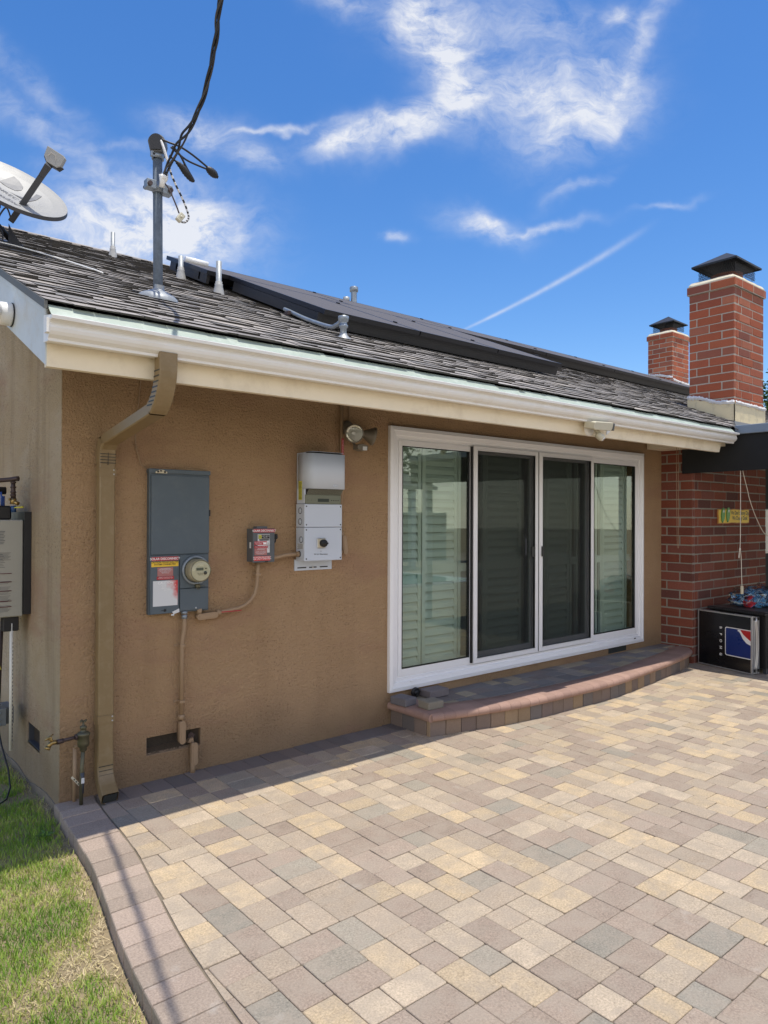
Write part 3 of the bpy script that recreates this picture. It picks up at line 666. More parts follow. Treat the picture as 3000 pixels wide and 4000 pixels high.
# sash rails of the two fixed lights
def sash(x0, x1, z0, z1, wl, wr, wt, wb, ya, mb, m=0):
    mb.box(x0, x0+wl, ya, ya+.03, z0, z1, m); mb.box(x1-wr, x1, ya, ya+.03, z0, z1, m); mb.box(x0+wl, x1-wr, ya, ya+.03, z1-wt, z1, m); mb.box(x0+wl, x1-wr, ya, ya+.03, z0, z0+wb, m)
sash(2.495, 3.318, .350, 2.205, .035, .022, .045, .055, -.006, g); P('fixed_sash', g, M_vinyl, door, bev=.002); g = MB(); sash(5.115, 5.962, .350, 2.205, .022, .055, .045, .055, -.006, g)
P('fixed_sash', g, M_vinyl, door, bev=.002)
g = MB(); sash(2.53, 3.296, .405, 2.16, .006, .010, .004, .004, -.0085, g); P('gasket', g, M_gask, door); g = MB(); sash(5.137, 5.908, .405, 2.16,   .004, .010, .004, .004, -.0085, g); P('gasket', g, M_gask, door); g = MB(); g.box(3.304, 3.318, -.026, -.007, .355, 2.205)
P('gasket', g, M_gask, door)
for nm, (x0, x1) in (('left fixed glass pane with green reflections', (2.536, 3.288)), ('right fixed glass pane beside the brick', (5.141, 5.898))):
    g = MB(); g.box(x0, x1, .004, .010, .409, 2.156); P('glass_pane', g, M_glass, door, label=nm)
g = MB()
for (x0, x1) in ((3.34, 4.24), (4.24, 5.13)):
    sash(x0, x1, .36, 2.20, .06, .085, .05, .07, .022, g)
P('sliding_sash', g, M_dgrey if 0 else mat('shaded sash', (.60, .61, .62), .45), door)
g = MB(); g.box(3.40, 4.155, .036, .042, .43, 2.15); P('glass_pane', g, M_glass, door); g = MB(); g.box(4.30, 5.045, .036, .042, .43, 2.15); P('glass_pane', g, M_glass, door)
for nm, x0, x1, hx in (('left sliding insect screen', 3.326, 4.205, 4.120), ('right sliding insect screen', 4.222, 5.098, 4.262)):
    g = MB(); w_ = .045
    sash(x0, x1, .346, 2.212, w_, w_, .038, .042, -.028, g)
    sash(x0+w_-.008, x1-w_+.008, .346+.035, 2.212-.031, .008, .008, .007, .007, -.032, g)
    fr_ = P('screen_frame', g, M_vinyl2, door, label=nm, bev=.0015)
    g = MB(); g.box(x0+w_, x1-w_, -.016, -.015, .388, 2.174); P('screen_mesh', g, M_screen, door)
    g = MB(); g.bbox(hx-.026 if hx < 4.2 else hx-.014, hx+.026 if hx < 4.2 else hx+.014, -.042, -.030, 1.235, 1.33, .003); P('screen_handle', g, M_black, door)
g = MB(); g.box(4.206, 4.221, -.022, -.012, .35, 2.21)
P('gasket', g, M_gask, door)
g = MB()
for x in (4.03, 4.17): g = MB(); g.tube([(x, -.0, 1.22), (x+.012, -.012, 1.26), (x+.012, -.012, 1.40), (x, -.0, 1.44)], .007, 8); P('door_pull', g, M_dgrey, door)
g = MB(); g.bbox(2.60, 2.64, -.034, -.026, .300, .310, .002); P('weep_cover', g, M_vinyl, door); g = MB(); g.bbox(5.86, 5.89, -.034, -.026, .29, .30, .002, 1); P('weep_cover', g, [M_vinyl, M_black], door)
# interior: shutters and dark room
g = MB(); g.box(2.2, 6.3, 1.6, 1.64, .2, 2.6); g.box(2.2, 6.3, .17, 1.64, .14, .2); g.box(2.2, 6.3, .17, 1.64, 2.45, 2.5); g.box(2.16, 2.2, .17, 1.64, .14, 2.5); g.box(6.3, 6.34, .17, 1.64, .14, 2.5)
P('room_interior', g, M_roomw, house)
sh = T('plantation_shutters', 'white louvred plantation shutters closed behind the sliding glass door', 'shutters', (4.2, .12, .3))
bounds = [(2.37, 2.835), (2.85, 3.262), (3.275, 3.45), (3.47, 3.615), (3.62, 4.12), (4.33, 4.50), (4.505, 4.87), (4.885, 5.02), (5.33, 5.45), (5.455, 5.88), (5.9, 6.06)]
for (a, b_) in bounds:
    g = MB(); y0 = .105; w_ = .034 if b_-a > .3 else .03
    g.box(a, a+w_, y0, y0+.028, .32, 2.24); g.box(b_-w_, b_, y0, y0+.028, .32, 2.24)
    for z in (.32, 1.13, 2.17): g.box(a+w_, b_-w_, y0, y0+.028, z, z+.07)
    pp_ = P('shutter_panel', g, M_shut, sh)
    if b_-a > .3:
        g = MB()
        for (z0, z1) in ((.392, 1.13), (1.202, 2.17)):
            n = round((z1-z0)/.0715); 
            for k in range(n):
                zc = z0+(k+.5)*(z1-z0)/n; an = radians(68+random.uniform(-2, 2)); h = .042
                c, s_ = cos(an)*h, sin(an)*h
                g.prism([(-c, -s_), (-c*.2-.004, 0), (c, s_), (c*.2+.004, 0)], (a+w_+.001, y0+.014, zc), (0, -1, 0), (0, 0, -1), (1, 0, 0), b_-a-2*w_-.002, sm=False)
        P('louvres', g, M_shut, pp_)
# ------------------------------------------------------------------ brick work
def bricks(mb, x0, x1, y0, y1, z0, z1, L_=.292, c=.1016, j=.0125, faces='LFRB', proud=.004):
    'core in mortar, bricks on each face; running bond with corner closers'
    mb.box(x0+.001, x1-.001, y0+.001, y1-.001, z0, z1, 1)
    n = int(round((z1-z0)/c))
    def run(a, b_, off, put, k):
        x = a; first = True
        while x < b_-.015:
            ln = (L_+j)*off if first and off else L_+j
            e = min(x+ln, b_+j)
            if b_+j-e < .05: e = b_+j
            xe = min(e-j, b_)
            if xe-x > .02: put(x, xe)
            x = e; first = False
    for k in range(n):
        za = z0+k*c+j/2; zb = z0+(k+1)*c-j/2
        if zb > z1: break
        o = (0, .5)[k % 2]
        def jit(): return random.uniform(-.003, .003)
        if 'L' in faces: run(y0, y1, o or .0, lambda a, b_: mb.bbox(x0-proud+jit(), x0+.05, a+(0 if a > y0+.01 else -0), b_, za+jit()*.4, zb+jit()*.4, .005, 0), k)
        if 'R' in faces: run(y0, y1, o or .0, lambda a, b_: mb.bbox(x1-.05, x1+proud+jit(), a, b_, za, zb, .005, 0), k)
        ia, ib = (x0+(.0 if 'L' not in faces else .0515), x1-(0 if 'R' not in faces else .0515))
        def putF(a, b_):
            if 'L' in faces and a < ia+.001: a = x0+.0505
            mb.bbox(a, b_, y0-proud+jit(), y0+.05, za+jit()*.4, zb+jit()*.4, .005, 0)
        if 'F' in faces: run(ia, ib, (.5, .25)[k % 2], putF, k)
        if 'B' in faces: run(ia, ib, (.5, .25)[k % 2], lambda a, b_: mb.bbox(a, b_, y1-.05, y1+proud, za, zb, .005, 0), k)
random.seed(21)
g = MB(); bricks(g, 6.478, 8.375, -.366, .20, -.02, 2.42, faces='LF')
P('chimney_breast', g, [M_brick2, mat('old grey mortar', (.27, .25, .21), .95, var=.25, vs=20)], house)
def chimney(x0, x1, y0, y1, zb, zt_, lab, sc_=1.0, c=.1016, fz=.22):
    g = MB(); n = int((zt_-zb)/c); bricks(g, x0, x1, y0, y1, zt_-c-n*c, zt_-c, c=c, L_=.292*c/.1016)
    bricks(g, x0-.022, x1+.022, y0-.022, y1+.022, zt_-c, zt_, c=c, L_=.292*c/.1016)
    ch = P('chimney', g, [M_brick, M_mortar], house, label=lab)
    g = MB(); hx, hy = (x1-x0)/2, (y1-y0)/2; cx, cy = (x0+x1)/2, (y0+y1)/2
    nn = 8; rings = []
    for s_, z in ((1.03, 0), (1.02, .018), (.93, .05), (.8, .075), (.5, .085)):
        rg = []
        for k in range(32):
            t = k/32*4; sd_ = int(t); u = t-sd_; a = [(-1+2*u, -1), (1, -1+2*u), (1-2*u, 1), (-1, 1-2*u)][sd_]
            rr_ = .012*noise.noise(V((k*.9, z*30, x0)))
            rg.append(V((cx+a[0]*hx*s_+a[0]*rr_, cy+a[1]*hy*s_+a[1]*rr_, zt_+z*sc_+.006*noise.noise(V((k*.7, z*9, 2))))))
        rings.append(rg)
    for A, B in zip(rings, rings[1:]): g.idx(A+B, [(k, (k+1) % 32, 32+(k+1) % 32, 32+k) for k in range(32)], 0, .5, True)
    g.idx(rings[-1], [tuple(range(32))], 0)
    P('mortar_crown', g, M_tan, ch)
    zf = zt_+.07*sc_
    g = MB(); g.lathe([(.16*sc_, 0), (.17*sc_, .02), (.17*sc_, .11*sc_), (.15*sc_, .11*sc_), (.15*sc_, 0)], (cx, cy, zf-.01), n=24, sx=1.1); P('flue', g, M_clay, ch)
    # cap: pyramid hood over expanded-metal skirt
    g = MB(); wx, wy = hx*.86, hy*1.02; zh = zt_+.27*sc_; ap = V((cx, cy, zh+.19*sc_))
    cs_ = [V((cx-wx, cy-wy, zh)), V((cx+wx, cy-wy, zh)), V((cx+wx, cy+wy, zh)), V((cx-wx, cy+wy, zh))]
    for k in range(4):
        a, b_ = cs_[k], cs_[(k+1) % 4]; g.face([a, b_, ap]); g.face([a-V((0, 0, .006)), b_-V((0, 0, .006)), ap-V((0, 0, .01))]); g.face([a, b_, b_-V((0, 0, .022)), a-V((0, 0, .022))])
    cap = P('chimney_cap', g, M_blackm, ch, fix=False)
    g = MB(); kx, ky = wx*.74, wy*.80; z0_, z1_ = zt_+.10*sc_, zh
    per = [(-kx, -ky, kx, -ky), (kx, -ky, kx, ky), (kx, ky, -kx, ky), (-kx, ky, -kx, -ky)]
    for (a, b_, c2, d) in per:
        ln = sqrt((c2-a)**2+(d-b_)**2); m_ = int(ln/.024)
        for k in range(m_+1):
            t = k/m_; t2 = min(1, t+.5/m_); nz_ = 6
            p0 = V((cx+a+(c2-a)*t, cy+b_+(d-b_)*t, 0)); p1 = V((cx+a+(c2-a)*t2, cy+b_+(d-b_)*t2, 0))
            for q in range(nz_):
                za = z0_+(z1_-z0_)*q/nz_; zb_ = z0_+(z1_-z0_)*(q+1)/nz_
                A, B = (p0, p1) if q % 2 == 0 else (p1, p0); g.tube([(A.x, A.y, za), (B.x, B.y, zb_)], .0022, 3, cap=False)
                p2 = 2*p0-p1; A, B = (p0, p2) if q % 2 == 0 else (p2, p0); g.tube([(A.x, A.y, za), (B.x, B.y, zb_)], .0022, 3, cap=False)
    P('cap_mesh', g, M_blackm, ch)
    return ch
ch1 = chimney(7.39, 8.20, -.41, .135, 2.70, 4.455, 'large near brick chimney above the fireplace')
# flashing and sealant on the near chimney
g = MB()
rl = lambda y: roofz(y)+.03
g.prism([(-.43, 2.66), (-.43, 2.955), (-.20, 2.975), (-.17, 3.02), (.0, 3.03), (.03, 3.075), (.15, 3.085), (.15, 2.9), (-.05, 2.82)], (7.372, 0, 0), (0, 1, 0), (0, 0, 1), (1, 0, 0), .012)
P('chimney_flashing', g, M_flash, ch1); g = MB(); g.box(7.372, 8.215, -.428, -.416, 2.62, 2.97); P('chimney_flashing', g, M_flash, ch1); g = MB()
g.prism([(7.30, roofz(-.62)+.03), (8.25, roofz(-.62)+.03), (8.22, 2.80), (7.37, 2.80)], (0, -.60, 0), (1, 0, 0), (0, .9, .25), (0, 1, .4), .004)

def goo(pts, wdt, thick, nrm, name, parent, up=V((0, 0, 1))):
    g = MB(); nrm = V(nrm); n = 46; top = []; bot = []
    for k in range(n+1):
        t = k/n*(len(pts)-1); i = min(int(t), len(pts)-2); p = V(pts[i]).lerp(V(pts[i+1]), t-i)
        a = wdt*(.6+1.0*abs(noise.noise(V((k*.31, 1, wdt*9))))+.8*max(0, noise.noise(V((k*.9, 5, 0))))); b_ = wdt*(.5+.9*abs(noise.noise(V((k*.27, 9, 0)))))
        top.append(p+up*a); bot.append(p-up*b_)
    for k in range(n):
        m1 = (top[k]+bot[k])/2+nrm*thick*(1+.6*noise.noise(V((k*.8, 0, 0)))); m2 = (top[k+1]+bot[k+1])/2+nrm*thick*(1+.6*noise.noise(V(((k+1)*.8, 0, 0))))
        g.face([top[k], top[k+1], m2, m1], sm=True); g.face([m1, m2, bot[k+1], bot[k]], sm=True)
    return P(name, g, M_seal, parent, fix=False)
goo([(7.366, -.43, 2.965), (7.366, -.22, 2.985), (7.366, -.1, 3.03), (7.366, .03, 3.075), (7.366, .15, 3.085)], .030, .014, (-1, 0, 0), 'sealant', ch1)
goo([(7.37, -.434, 2.965), (7.8, -.434, 2.965), (8.215, -.434, 2.96)], .028, .012, (0, -1, 0), 'sealant', ch1)
ch2 = chimney(12.72, 13.40, 3.20, 3.74, 4.2, 5.42, 'small far brick chimney beyond the solar panels', .95, c=.0975)
goo([(12.70, 3.18, 4.48), (12.70, 3.45, 4.56), (12.70, 3.74, 4.6)], .03, .01, (-1, 0, 0), 'sealant', ch2)
goo([(12.72, 3.18, 4.44), (13.0, 3.18, 4.42), (13.4, 3.18, 4.40)], .03, .01, (0, -1, 0), 'sealant', ch2)
# ------------------------------------------------------------------ step
step = T('entry_step', 'curved low paver step with red bullnose edge below the glass door', 'step', (4.4, -.3, 0))
outl = [(2.415, -.004), (2.415, -.15), (2.415, -.30), (2.418, -.449)]
arc = [(2.42, -.45), (2.86, -.555), (3.28, -.63), (3.89, -.660), (4.45, -.668), (5.0, -.615), (5.6, -.54), (6.11, -.46), (6.36, -.39), (6.462, -.30), (6.47, -.2)]
def resample(pts, d):
    pts = [V((*p, 0)) for p in pts]; out = [pts[0].copy()]; need = d; 
    for a, b_ in zip(pts, pts[1:]):
        ln = (b_-a).length; pos = 0
        while ln-pos >= need: pos += need; out.append(a.lerp(b_, pos/ln)); need = d
        need -= ln-pos
    return out
def cm(pts):  # catmull smoothing
    o = []
    for i in range(len(pts)-1):
        p0, p1, p2, p3 = [V((*pts[max(0, min(len(pts)-1, j))], 0)) for j in (i-1, i, i+1, i+2)]
        for k in range(8):
            t = k/8; q = .5*((2*p1)+(p2-p0)*t+(2*p0-5*p1+4*p2-p3)*t*t+(3*p1-p0-3*p2+p3)*t**3); o.append((q.x, q.y))
    o.append(pts[-1]); return o
arcs = cm(arc)
zn0, zn1 = .112, .172
def riser(path, nm):
    g = MB(); pts = resample(path, .1335); pts.append(V((*path[-1], 0))) if (pts[-1]-V((*path[-1], 0))).length > .03 else None
    for a, b_ in zip(pts, pts[1:]):
        d = (b_-a).normalized(); n_ = V((d.y, -d.x, 0)); a2 = a+d*.002; b2 = b_-d*.002; o = random.uniform(-.003, .002)
        if (b2-a2).length < .02: continue
        def X(p): return a2+d*p.x+n_*(p.y+o)+V((0, 0, p.z))
        g.bbox(0, (b2-a2).length, -.07, 0, -.02, zn0+.004, .004, 0, T=X)
    P(nm, g, M_riser, step)
riser(arcs, 'front_riser'); 
g = MB()
def nose(path, g, ndir=1):
    pts = resample(path, .100); pts.append(V((*path[-1], 0)))
    for i, (a, b_) in enumerate(zip(pts, pts[1:])):
        d = (b_-a).normalized(); ln = (b_-a).length
        if ln < .03: continue
        n_ = V((d.y, -d.x, 0)); prf = [(-.20, zn0+.004), (.012, zn0), (.024, zn0+.005), (.031, zn0+.017), (.033, zn0+.032), (.028, zn0+.046), (.017, zn0+.056), (0, zn1), (-.10, zn1+.001), (-.196, zn1), (-.20, zn1-.006)]
        tb = V((*path[-1], 0)) 
        sh_ = .12 if ndir else 0; r = random.random(); dz = random.uniform(-.0007, .0007)
        A = [a+d*.0008+n_*u*1+d*(-u*0)+V((0, 0, z+dz)) for u, z in prf]; B = [b_-d*.0008+n_*u+V((0, 0, z+dz)) for u, z in prf]
        N = len(prf); bi = len(g.v); g.v += [tuple(p) for p in A+B]
        for k in range(N): g.f.append((bi+k, bi+(k+1) % N, bi+N+(k+1) % N, bi+N+k)); g.mi.append(0); g.r.append(r); g.sm.append(k in range(1, 9))
        g.face(A, 0, r); g.face(B, 0, r)
nose(arcs, g); P('bullnose_edge', g, M_nose, step, fix=True)
riser([(2.415, -.006), (2.418, -.447)], 'side_riser')
g = MB(); nose([(2.415, -.006), (2.418, -.47)], g, 0); P('side_bullnose', g, M_nose, step)
def arc_y(x):
    for (a, b_), (c, d) in zip(arcs, arcs[1:]):
        if a <= x <= c: return b_+(d-b_)*(x-a)/(c-a+1e-9)
    return -.2
g = MB(); g.prism([(x, y+.05) for x, y in arcs]+[(6.47, .0), (2.45, .0)], (0, 0, .01), (1, 0, 0), (0, 1, 0), (0, 0, 1), zn1-.018-.01); P('step_core', g, M_sand, step)
g = MB(); gs_ = .002
rem = {}
x = 2.60; rows = [(-.004, -.137), (-.137, -.270), (-.270, -.404), (-.404, -.537)]
for ri, (y1, y0) in enumerate(rows):
    x = 2.58+(.07 if ri % 2 else 0)
    while x < 6.4:
        wd = random.choice((.1335, .2, .2, .1335)); xm = x+wd/2
        lim = arc_y(xm)+.205
        ya = max(y0, lim)
        if y1-ya > .03 and x+wd < 6.46: paver(g, x, x+wd, ya, y1, zn1-.001+random.uniform(-.002, .002), .03)
        x += wd
P('step_pavers', g, M_steptop, step, fix=False)
gs_ = .0013
# loose pavers and coiled hose on the step
def loose(x, y, z, lx, ly, lz, rz, lab, col):
    g = MB(); R = Matrix.Translation((x, y, z)) @ Matrix.Rotation(radians(rz), 4, 'Z')
    g.bbox(-lx/2, lx/2, -ly/2, ly/2, 0, lz, .006, T=R)
    o = P('loose_paver', g, rampmat('loose paver '+lab[:6], [(0, col), (1, col)], interp='LINEAR', grain=.3, gs=210, bump=.0025, bs=170))
    tag(o, lab, 'paver', 'loose pavers on the left end of the step')
loose(2.44, -.13, zn1, .125, .165, .058, 6, 'dark grey loose paver at the very left end of the step against the wall', (.185, .175, .185))
loose(2.535, -.335, zn1, .150, .125, .058, -4, 'greenish tan loose paver nearest the front corner of the step', (.24, .215, .17))
loose(2.80, -.095, zn1, .20, .135, .06, -2, 'mauve grey loose paver half under the door frame', (.20, .175, .175))
g = MB(); c0 = V((2.63, -.055, zn1+.045))
g.tube([c0+V((cos(a*.35)*.032, -.012+.012*sin(a*.05), sin(a*.35)*.032)) for a in range(0, 60)], .010, 8)
g.lathe([(.0, -.01), (.02, -.012), (.022, .02), (0, .022)], c0, (0, -1, 0), 12)
tag(P('hose_coil', g, M_black), 'small black coiled hose in the gap under the door frame', 'hose')
# ------------------------------------------------------------------ main service panel
mp = T('electric_panel', 'tall dark grey electric service panel with round meter and solar warning stickers', 'electric panel', (.68, -.02, 1.0))
yf = -.040
g = MB(); g.box(.486, .874, yf+.006, .02, 1.006, 1.874); g.box(.480, .878, yf-.006, .0, 1.858, 1.885); P('cabinet', g, M_panel, mp, bev=.003)
g = MB(); g.bbox(.496, .871, yf-.004, yf+.005, 1.3665, 1.846, .002); g.box(.868, .878, yf-.006, yf, 1.60, 1.64, 1); P('upper_door', g, [M_panel, M_black], mp)
g = MB(); g.bbox(.492, .672, yf-.005, yf+.005, 1.008, 1.360, .002); g.lathe([(.0, .003), (.008, .002), (.009, 0)], (.583, yf-.005, 1.028), (0, -1, 0), 10, 1); g.box(.56, .572, yf-.006, yf-.004, 1.026, 1.030, 1); P('breaker_door', g, [M_panel, M_black], mp)
g = MB(); g.bbox(.679, .866, yf-.004, yf+.005, 1.154, 1.360, .002); P('meter_plate', g, M_panel, mp)
g = MB(); g.bbox(.679, .864, yf-.008, yf+.005, 1.016, 1.1505, .002); g.lathe([(0, .004), (.005, .003), (.006, 0)], (.783, yf-.008, 1.028), (0, -1, 0), 10, 1); P('lower_cover', g, [M_panel, M_metal], mp)
g = MB(); g.prism([(-.035, 0), (-.012, .012), (.012, .013), (.038, 0), (.036, -.008), (-.035, -.008)], (.553, yf-.012, 1.866), (1, 0, 0), (0, 0, 1), (0, 1, 0), .006)
g.lathe([(0, .003), (.006, .003), (.006, 0)], (.533, yf-.012, 1.867), (0, -1, 0), 10, 1); g.lathe([(0, .003), (.006, .003), (.006, 0)], (.575, yf-.012, 1.866), (0, -1, 0), 10, 1); g.box(.545, .556, yf-.014, yf-.011, 1.868, 1.876, 1)
P('latch_plate', g, [M_tan, M_black], mp)
g = MB(); g.prism([(0, 0), (.045, .018), (.046, -.004), (.01, -.014)], (.628, yf-.008, 1.015), (1, 0, 0), (0, 0, 1), (0, 1, 0), .002); g.bbox(.622, .640, yf-.012, yf-.006, .992, 1.002, .001); P('seal_tag', g, M_whitel, mp)
def sticker(x0, x1, z0, z1, m, parent, name='sticker', y=None, th=.0012):
    g = MB(); y = yf-.005 if y is None else y; g.box(x0, x1, y-th, y, z0, z1); return P(name, g, m, parent)
XX, ZZ = (1, 0, 0), (0, 0, 1); ys = yf-.005-.0018
s1 = sticker(.498, .667, 1.329, 1.353, M_red, mp); text('SOLAR DISCONNECT', .0195, (.5825, ys, 1.3405), XX, ZZ, M_white, s1, bold=.02)
s1 = sticker(.497, .667, 1.293, 1.3245, M_yel, mp); text('CAUTION: SOLAR ELECTRIC\nSYSTEM CONNECTED', .0138, (.582, ys, 1.3135), XX, ZZ, M_ink, s1, bold=.02)
s1 = sticker(.535, .633, 1.236, 1.288, M_redf, mp); text('WARNING', .013, (.584, ys, 1.279), XX, ZZ, M_whitel, s1); text('ELECTRIC SHOCK HAZARD\nTERMINALS ON BOTH THE LINE\nAND LOAD SIDES MAY BE\nENERGIZED IN THE\nOPEN POSITION', .0062, (.584, ys, 1.2660), XX, ZZ, M_whitel, s1)
s1 = sticker(.531, .639, 1.2145, 1.2340, M_red, mp); text('WARNING: Dual Power Sources\nSecond source is photovoltaic system', .0062, (.585, ys, 1.2258), XX, ZZ, M_white, s1)
s1 = sticker(.508, .663, 1.055, 1.208, M_caut, mp); text('CAUTION:', .021, (.588, ys, 1.194), XX, ZZ, M_white, s1, bold=.015); text('SOLAR BUILDING IS\nALSO MOUNTED\nAND POWER FEED\nON ARRAYS', .0105, (.604, ys, 1.166), XX, ZZ, M_white, s1)
mc = V((.777, yf-.004, 1.264))
g = MB(); g.lathe([(.070, 0), (.088, .0), (.091, .006), (.090, .016), (.084, .020), (.074, .016), (.072, .004)], mc, (0, -1, 0), 40); ring = P('meter_ring', g, M_galv2, mp)
g = MB(); g.lathe([(.072, .004), (.071, .05), (.069, .075), (.064, .080)], mc, (0, -1, 0), 36, cap=False)
P('meter_body', g, mat('meter body', (.30, .27, .18), .4, var=.3, vs=14), ring)
g = MB(); g.lathe([(.062, .082), (.0, .0825)], mc, (0, -1, 0), 36); face = P('meter_face', g, mat('cream meter face', (.52, .49, .36), .5, var=.06), ring)
yd = mc.y-.083
g = MB(); g.box(.747, .793, yd-.001, yd, 1.266, 1.283, 0); P('meter_display', g, mat('grey lcd', (.13, .15, .12), .3), ring)
g = MB(); g.lathe([(0, .006), (.010, .006), (.011, 0)], (.806, yd, 1.250), (0, -1, 0), 14); g.lathe([(0, .002), (.004, .002), (.004, 0)], (.810, yd, 1.277), (0, -1, 0), 10); P('meter_button', g, M_black, ring)
text('08.70 kWh', .0085, (.770, yd-.0014, 1.2745), XX, ZZ, M_ink, ring); text('CL200 240V 3W\nTYPE MS 60Hz\nTA 30 Kh 7.2', .0058, (.772, yd-.0014, 1.244), XX, ZZ, M_ink, ring)
g = MB(); g.lathe([(.066, .082), (.066, .090), (.060, .099), (.040, .104), (.0, .105)], mc, (0, -1, 0), 36, cap=False); P('meter_glass', g, glass('meter dome', (.93, .93, .88), 1.), ring)
g = MB(); g.bbox(.772, .800, yf-.035, yf-.008, 1.155, 1.178, .004); g.tube([(.776, yf-.03, 1.158), (.784, yf-.036, 1.145), (.798, yf-.03, 1.152)], .003, 6); g.tube([(.80, yf-.02, 1.16), (.82, yf-.02, 1.168), (.835, yf-.016, 1.163)], .0018, 6); P('meter_lock', g, M_oldbr, ring)
# ------------------------------------------------------------------ conduits
def lb(mb, c, d, ln=.115, w_=.03, dep=.045, cover=True):
    'conduit body: rounded long box with a cover, long axis d, lying on the wall'
    d = V(d).normalized(); n_ = V((0, -1, 0)); s_ = d.cross(n_); c = V(c)
    poly = []
    for k in range(9): a = -pi/2+pi*k/8; poly.append((ln/2-w_/2+cos(a)*w_/2, sin(a)*w_/2))
    for k in range(9): a = pi/2+pi*k/8; poly.append((-ln/2+w_/2+cos(a)*w_/2, sin(a)*w_/2))
    mb.prism(poly, c, d, s_, n_, dep, sm=True)
    p2 = [(a*1.05, b_*1.12) for a, b_ in poly]; mb.prism(p2, c+n_*dep, d, s_, n_, .003)
    p3 = [(a*.86, b_*.62) for a, b_ in poly]; mb.prism(p3, c+n_*(dep+.003), d, s_, n_, .0025)
    for q in (-1, 1): mb.lathe([(0, .003), (.003, .0025), (.0035, 0)], c+n_*(dep+.003)+d*q*(ln/2-.008), n_, 6)
cA = T('conduit', 'brown painted conduit running down from the meter panel to the crawl vent', 'conduit', (.70, -.03, .2))
g = MB(); g.tube([(.714, -.03, 1.0), (.714, -.03, .93), (.711, -.03, .89), (.700, -.03, .82), (.699, -.03, .78), (.699, -.03, .36)], .0135, 12); P('pipe', g, M_cond, cA)
g = MB(); g.tube([(.714, -.03, 1.012), (.714, -.03, .995)], .021, 8); g.tube([(.714, -.03, .99), (.714, -.03, .965)], .018, 12); P('fitting', g, M_galv2, cA)
for z in (.80, .455): g = MB(); g.box(.683, .716, -.047, -.001, z-.008, z+.008); g.box(.660, .684, -.006, -.001, z-.008, z+.008); g.lathe([(0, .004), (.005, 0)], (.668, -.006, z), (0, -1, 0), 8); P('strap', g, M_cond, cA, bev=.002)
g = MB(); g.tube([(.699, -.03, .375), (.699, -.03, .345)], .019, 12); lb(g, (.698, -.008, .268), (0, 0, 1), .135, .034); P('conduit_body', g, M_cond, cA)
cB = T('conduit', 'short brown conduit stub rising from the pavers to the crawl vent', 'conduit', (.78, -.03, 0))
g = MB(); g.tube([(.776, -.03, -.01), (.776, -.03, .08)], .016, 12); P('pipe', g, M_cond, cB)
g = MB(); lb(g, (.779, -.006, .120), (0, 0, 1), .135, .036); g.prism([(0, 0), (.04, -.01), (.035, .025), (.01, .02)], (.753, -.01, .185), (1, 0, 0), (0, 0, 1), (0, 1, 0), .03); P('conduit_body', g, M_cond, cB)
g = MB(); g.prism([(0, 0), (.03, -.015), (.045, .02), (.02, .04), (.0, .03)], (.765, .015, .20), (1, 0, 0), (0, 0, 1), (0, 1, 0), .004); P('torn_mesh_flap', g, M_iron, cB)
cC = T('conduit', 'brown conduit curving from the meter panel up to the small grey switch box', 'conduit', (.85, -.03, .98))
g = MB(); path = [(.935, -.035, .985), (1.0, -.035, .990), (1.08, -.035, 1.000), (1.13, -.035, 1.016), (1.172, -.035, 1.045), (1.203, -.035, 1.085), (1.219, -.035, 1.14), (1.223, -.035, 1.20), (1.226, -.035, 1.25), (1.232, -.035, 1.30)]; g.tube(path, .013, 12); P('pipe', g, M_cond, cC)
g = MB(); lb(g, (.858, -.012, .972), (1, 0, .05), .135, .034); g.tube([(.928, -.035, .983), (.955, -.035, .986)], .019, 12); g.tube([(.812, -.035, 1.02), (.812, -.035, .985)], .017, 10); P('conduit_body', g, M_cond, cC)
g = MB(); g.box(.955, 1.10, -.0495, -.048, .984, .990); P('label_strip', g, M_red, cC)
g = MB(); g.box(1.205, 1.243, -.050, -.001, 1.205, 1.222); g.box(1.24, 1.256, -.006, -.001, 1.205, 1.222); P('strap', g, M_cond, cC, bev=.002)
cD = T('conduit', 'short brown conduit joining the small switch box to the white inverter', 'conduit', (1.4, -.06, 1.33))
g = MB(); g.tube([(1.30, -.055, 1.322), (1.36, -.055, 1.324), (1.42, -.055, 1.336), (1.48, -.055, 1.340), (1.53, -.055, 1.341)], .0135, 12); P('pipe', g, M_cond, cD)
g = MB(); g.tube([(1.515, -.055, 1.341), (1.535, -.055, 1.341)], .019, 10); P('fitting', g, M_cond, cD)
cE = T('conduit', 'thin brown conduit rising from the right side of the inverter to the eave', 'conduit', (1.92, -.03, 1.35))
g = MB(); g.tube([(1.921, -.025, 2.74), (1.921, -.025, 1.46)], .0125, 12); P('pipe', g, M_cond, cE)
g = MB(); g.box(1.911, 1.931, -.040, -.0385, 2.02, 2.17); q = P('red_label', g, M_red, cE); text('CAUTION: SOLAR CIRCUIT', .0105, (1.921, -.0415, 2.095), (0, 0, -1), (1, 0, 0), M_white, q)
g = MB(); g.tube([(1.921, -.025, 1.49), (1.925, -.025, 1.455)], .018, 12); lb(g, (1.937, -.008, 1.395), (.12, 0, -1), .13, .034); g.tube([(1.865, -.04, 1.345), (1.92, -.035, 1.345)], .016, 10); P('conduit_body', g, M_cond, cE)
g = MB(); g.box(1.90, 1.94, -.012, -.001, 1.605, 1.62); P('strap', g, M_cond, cE)
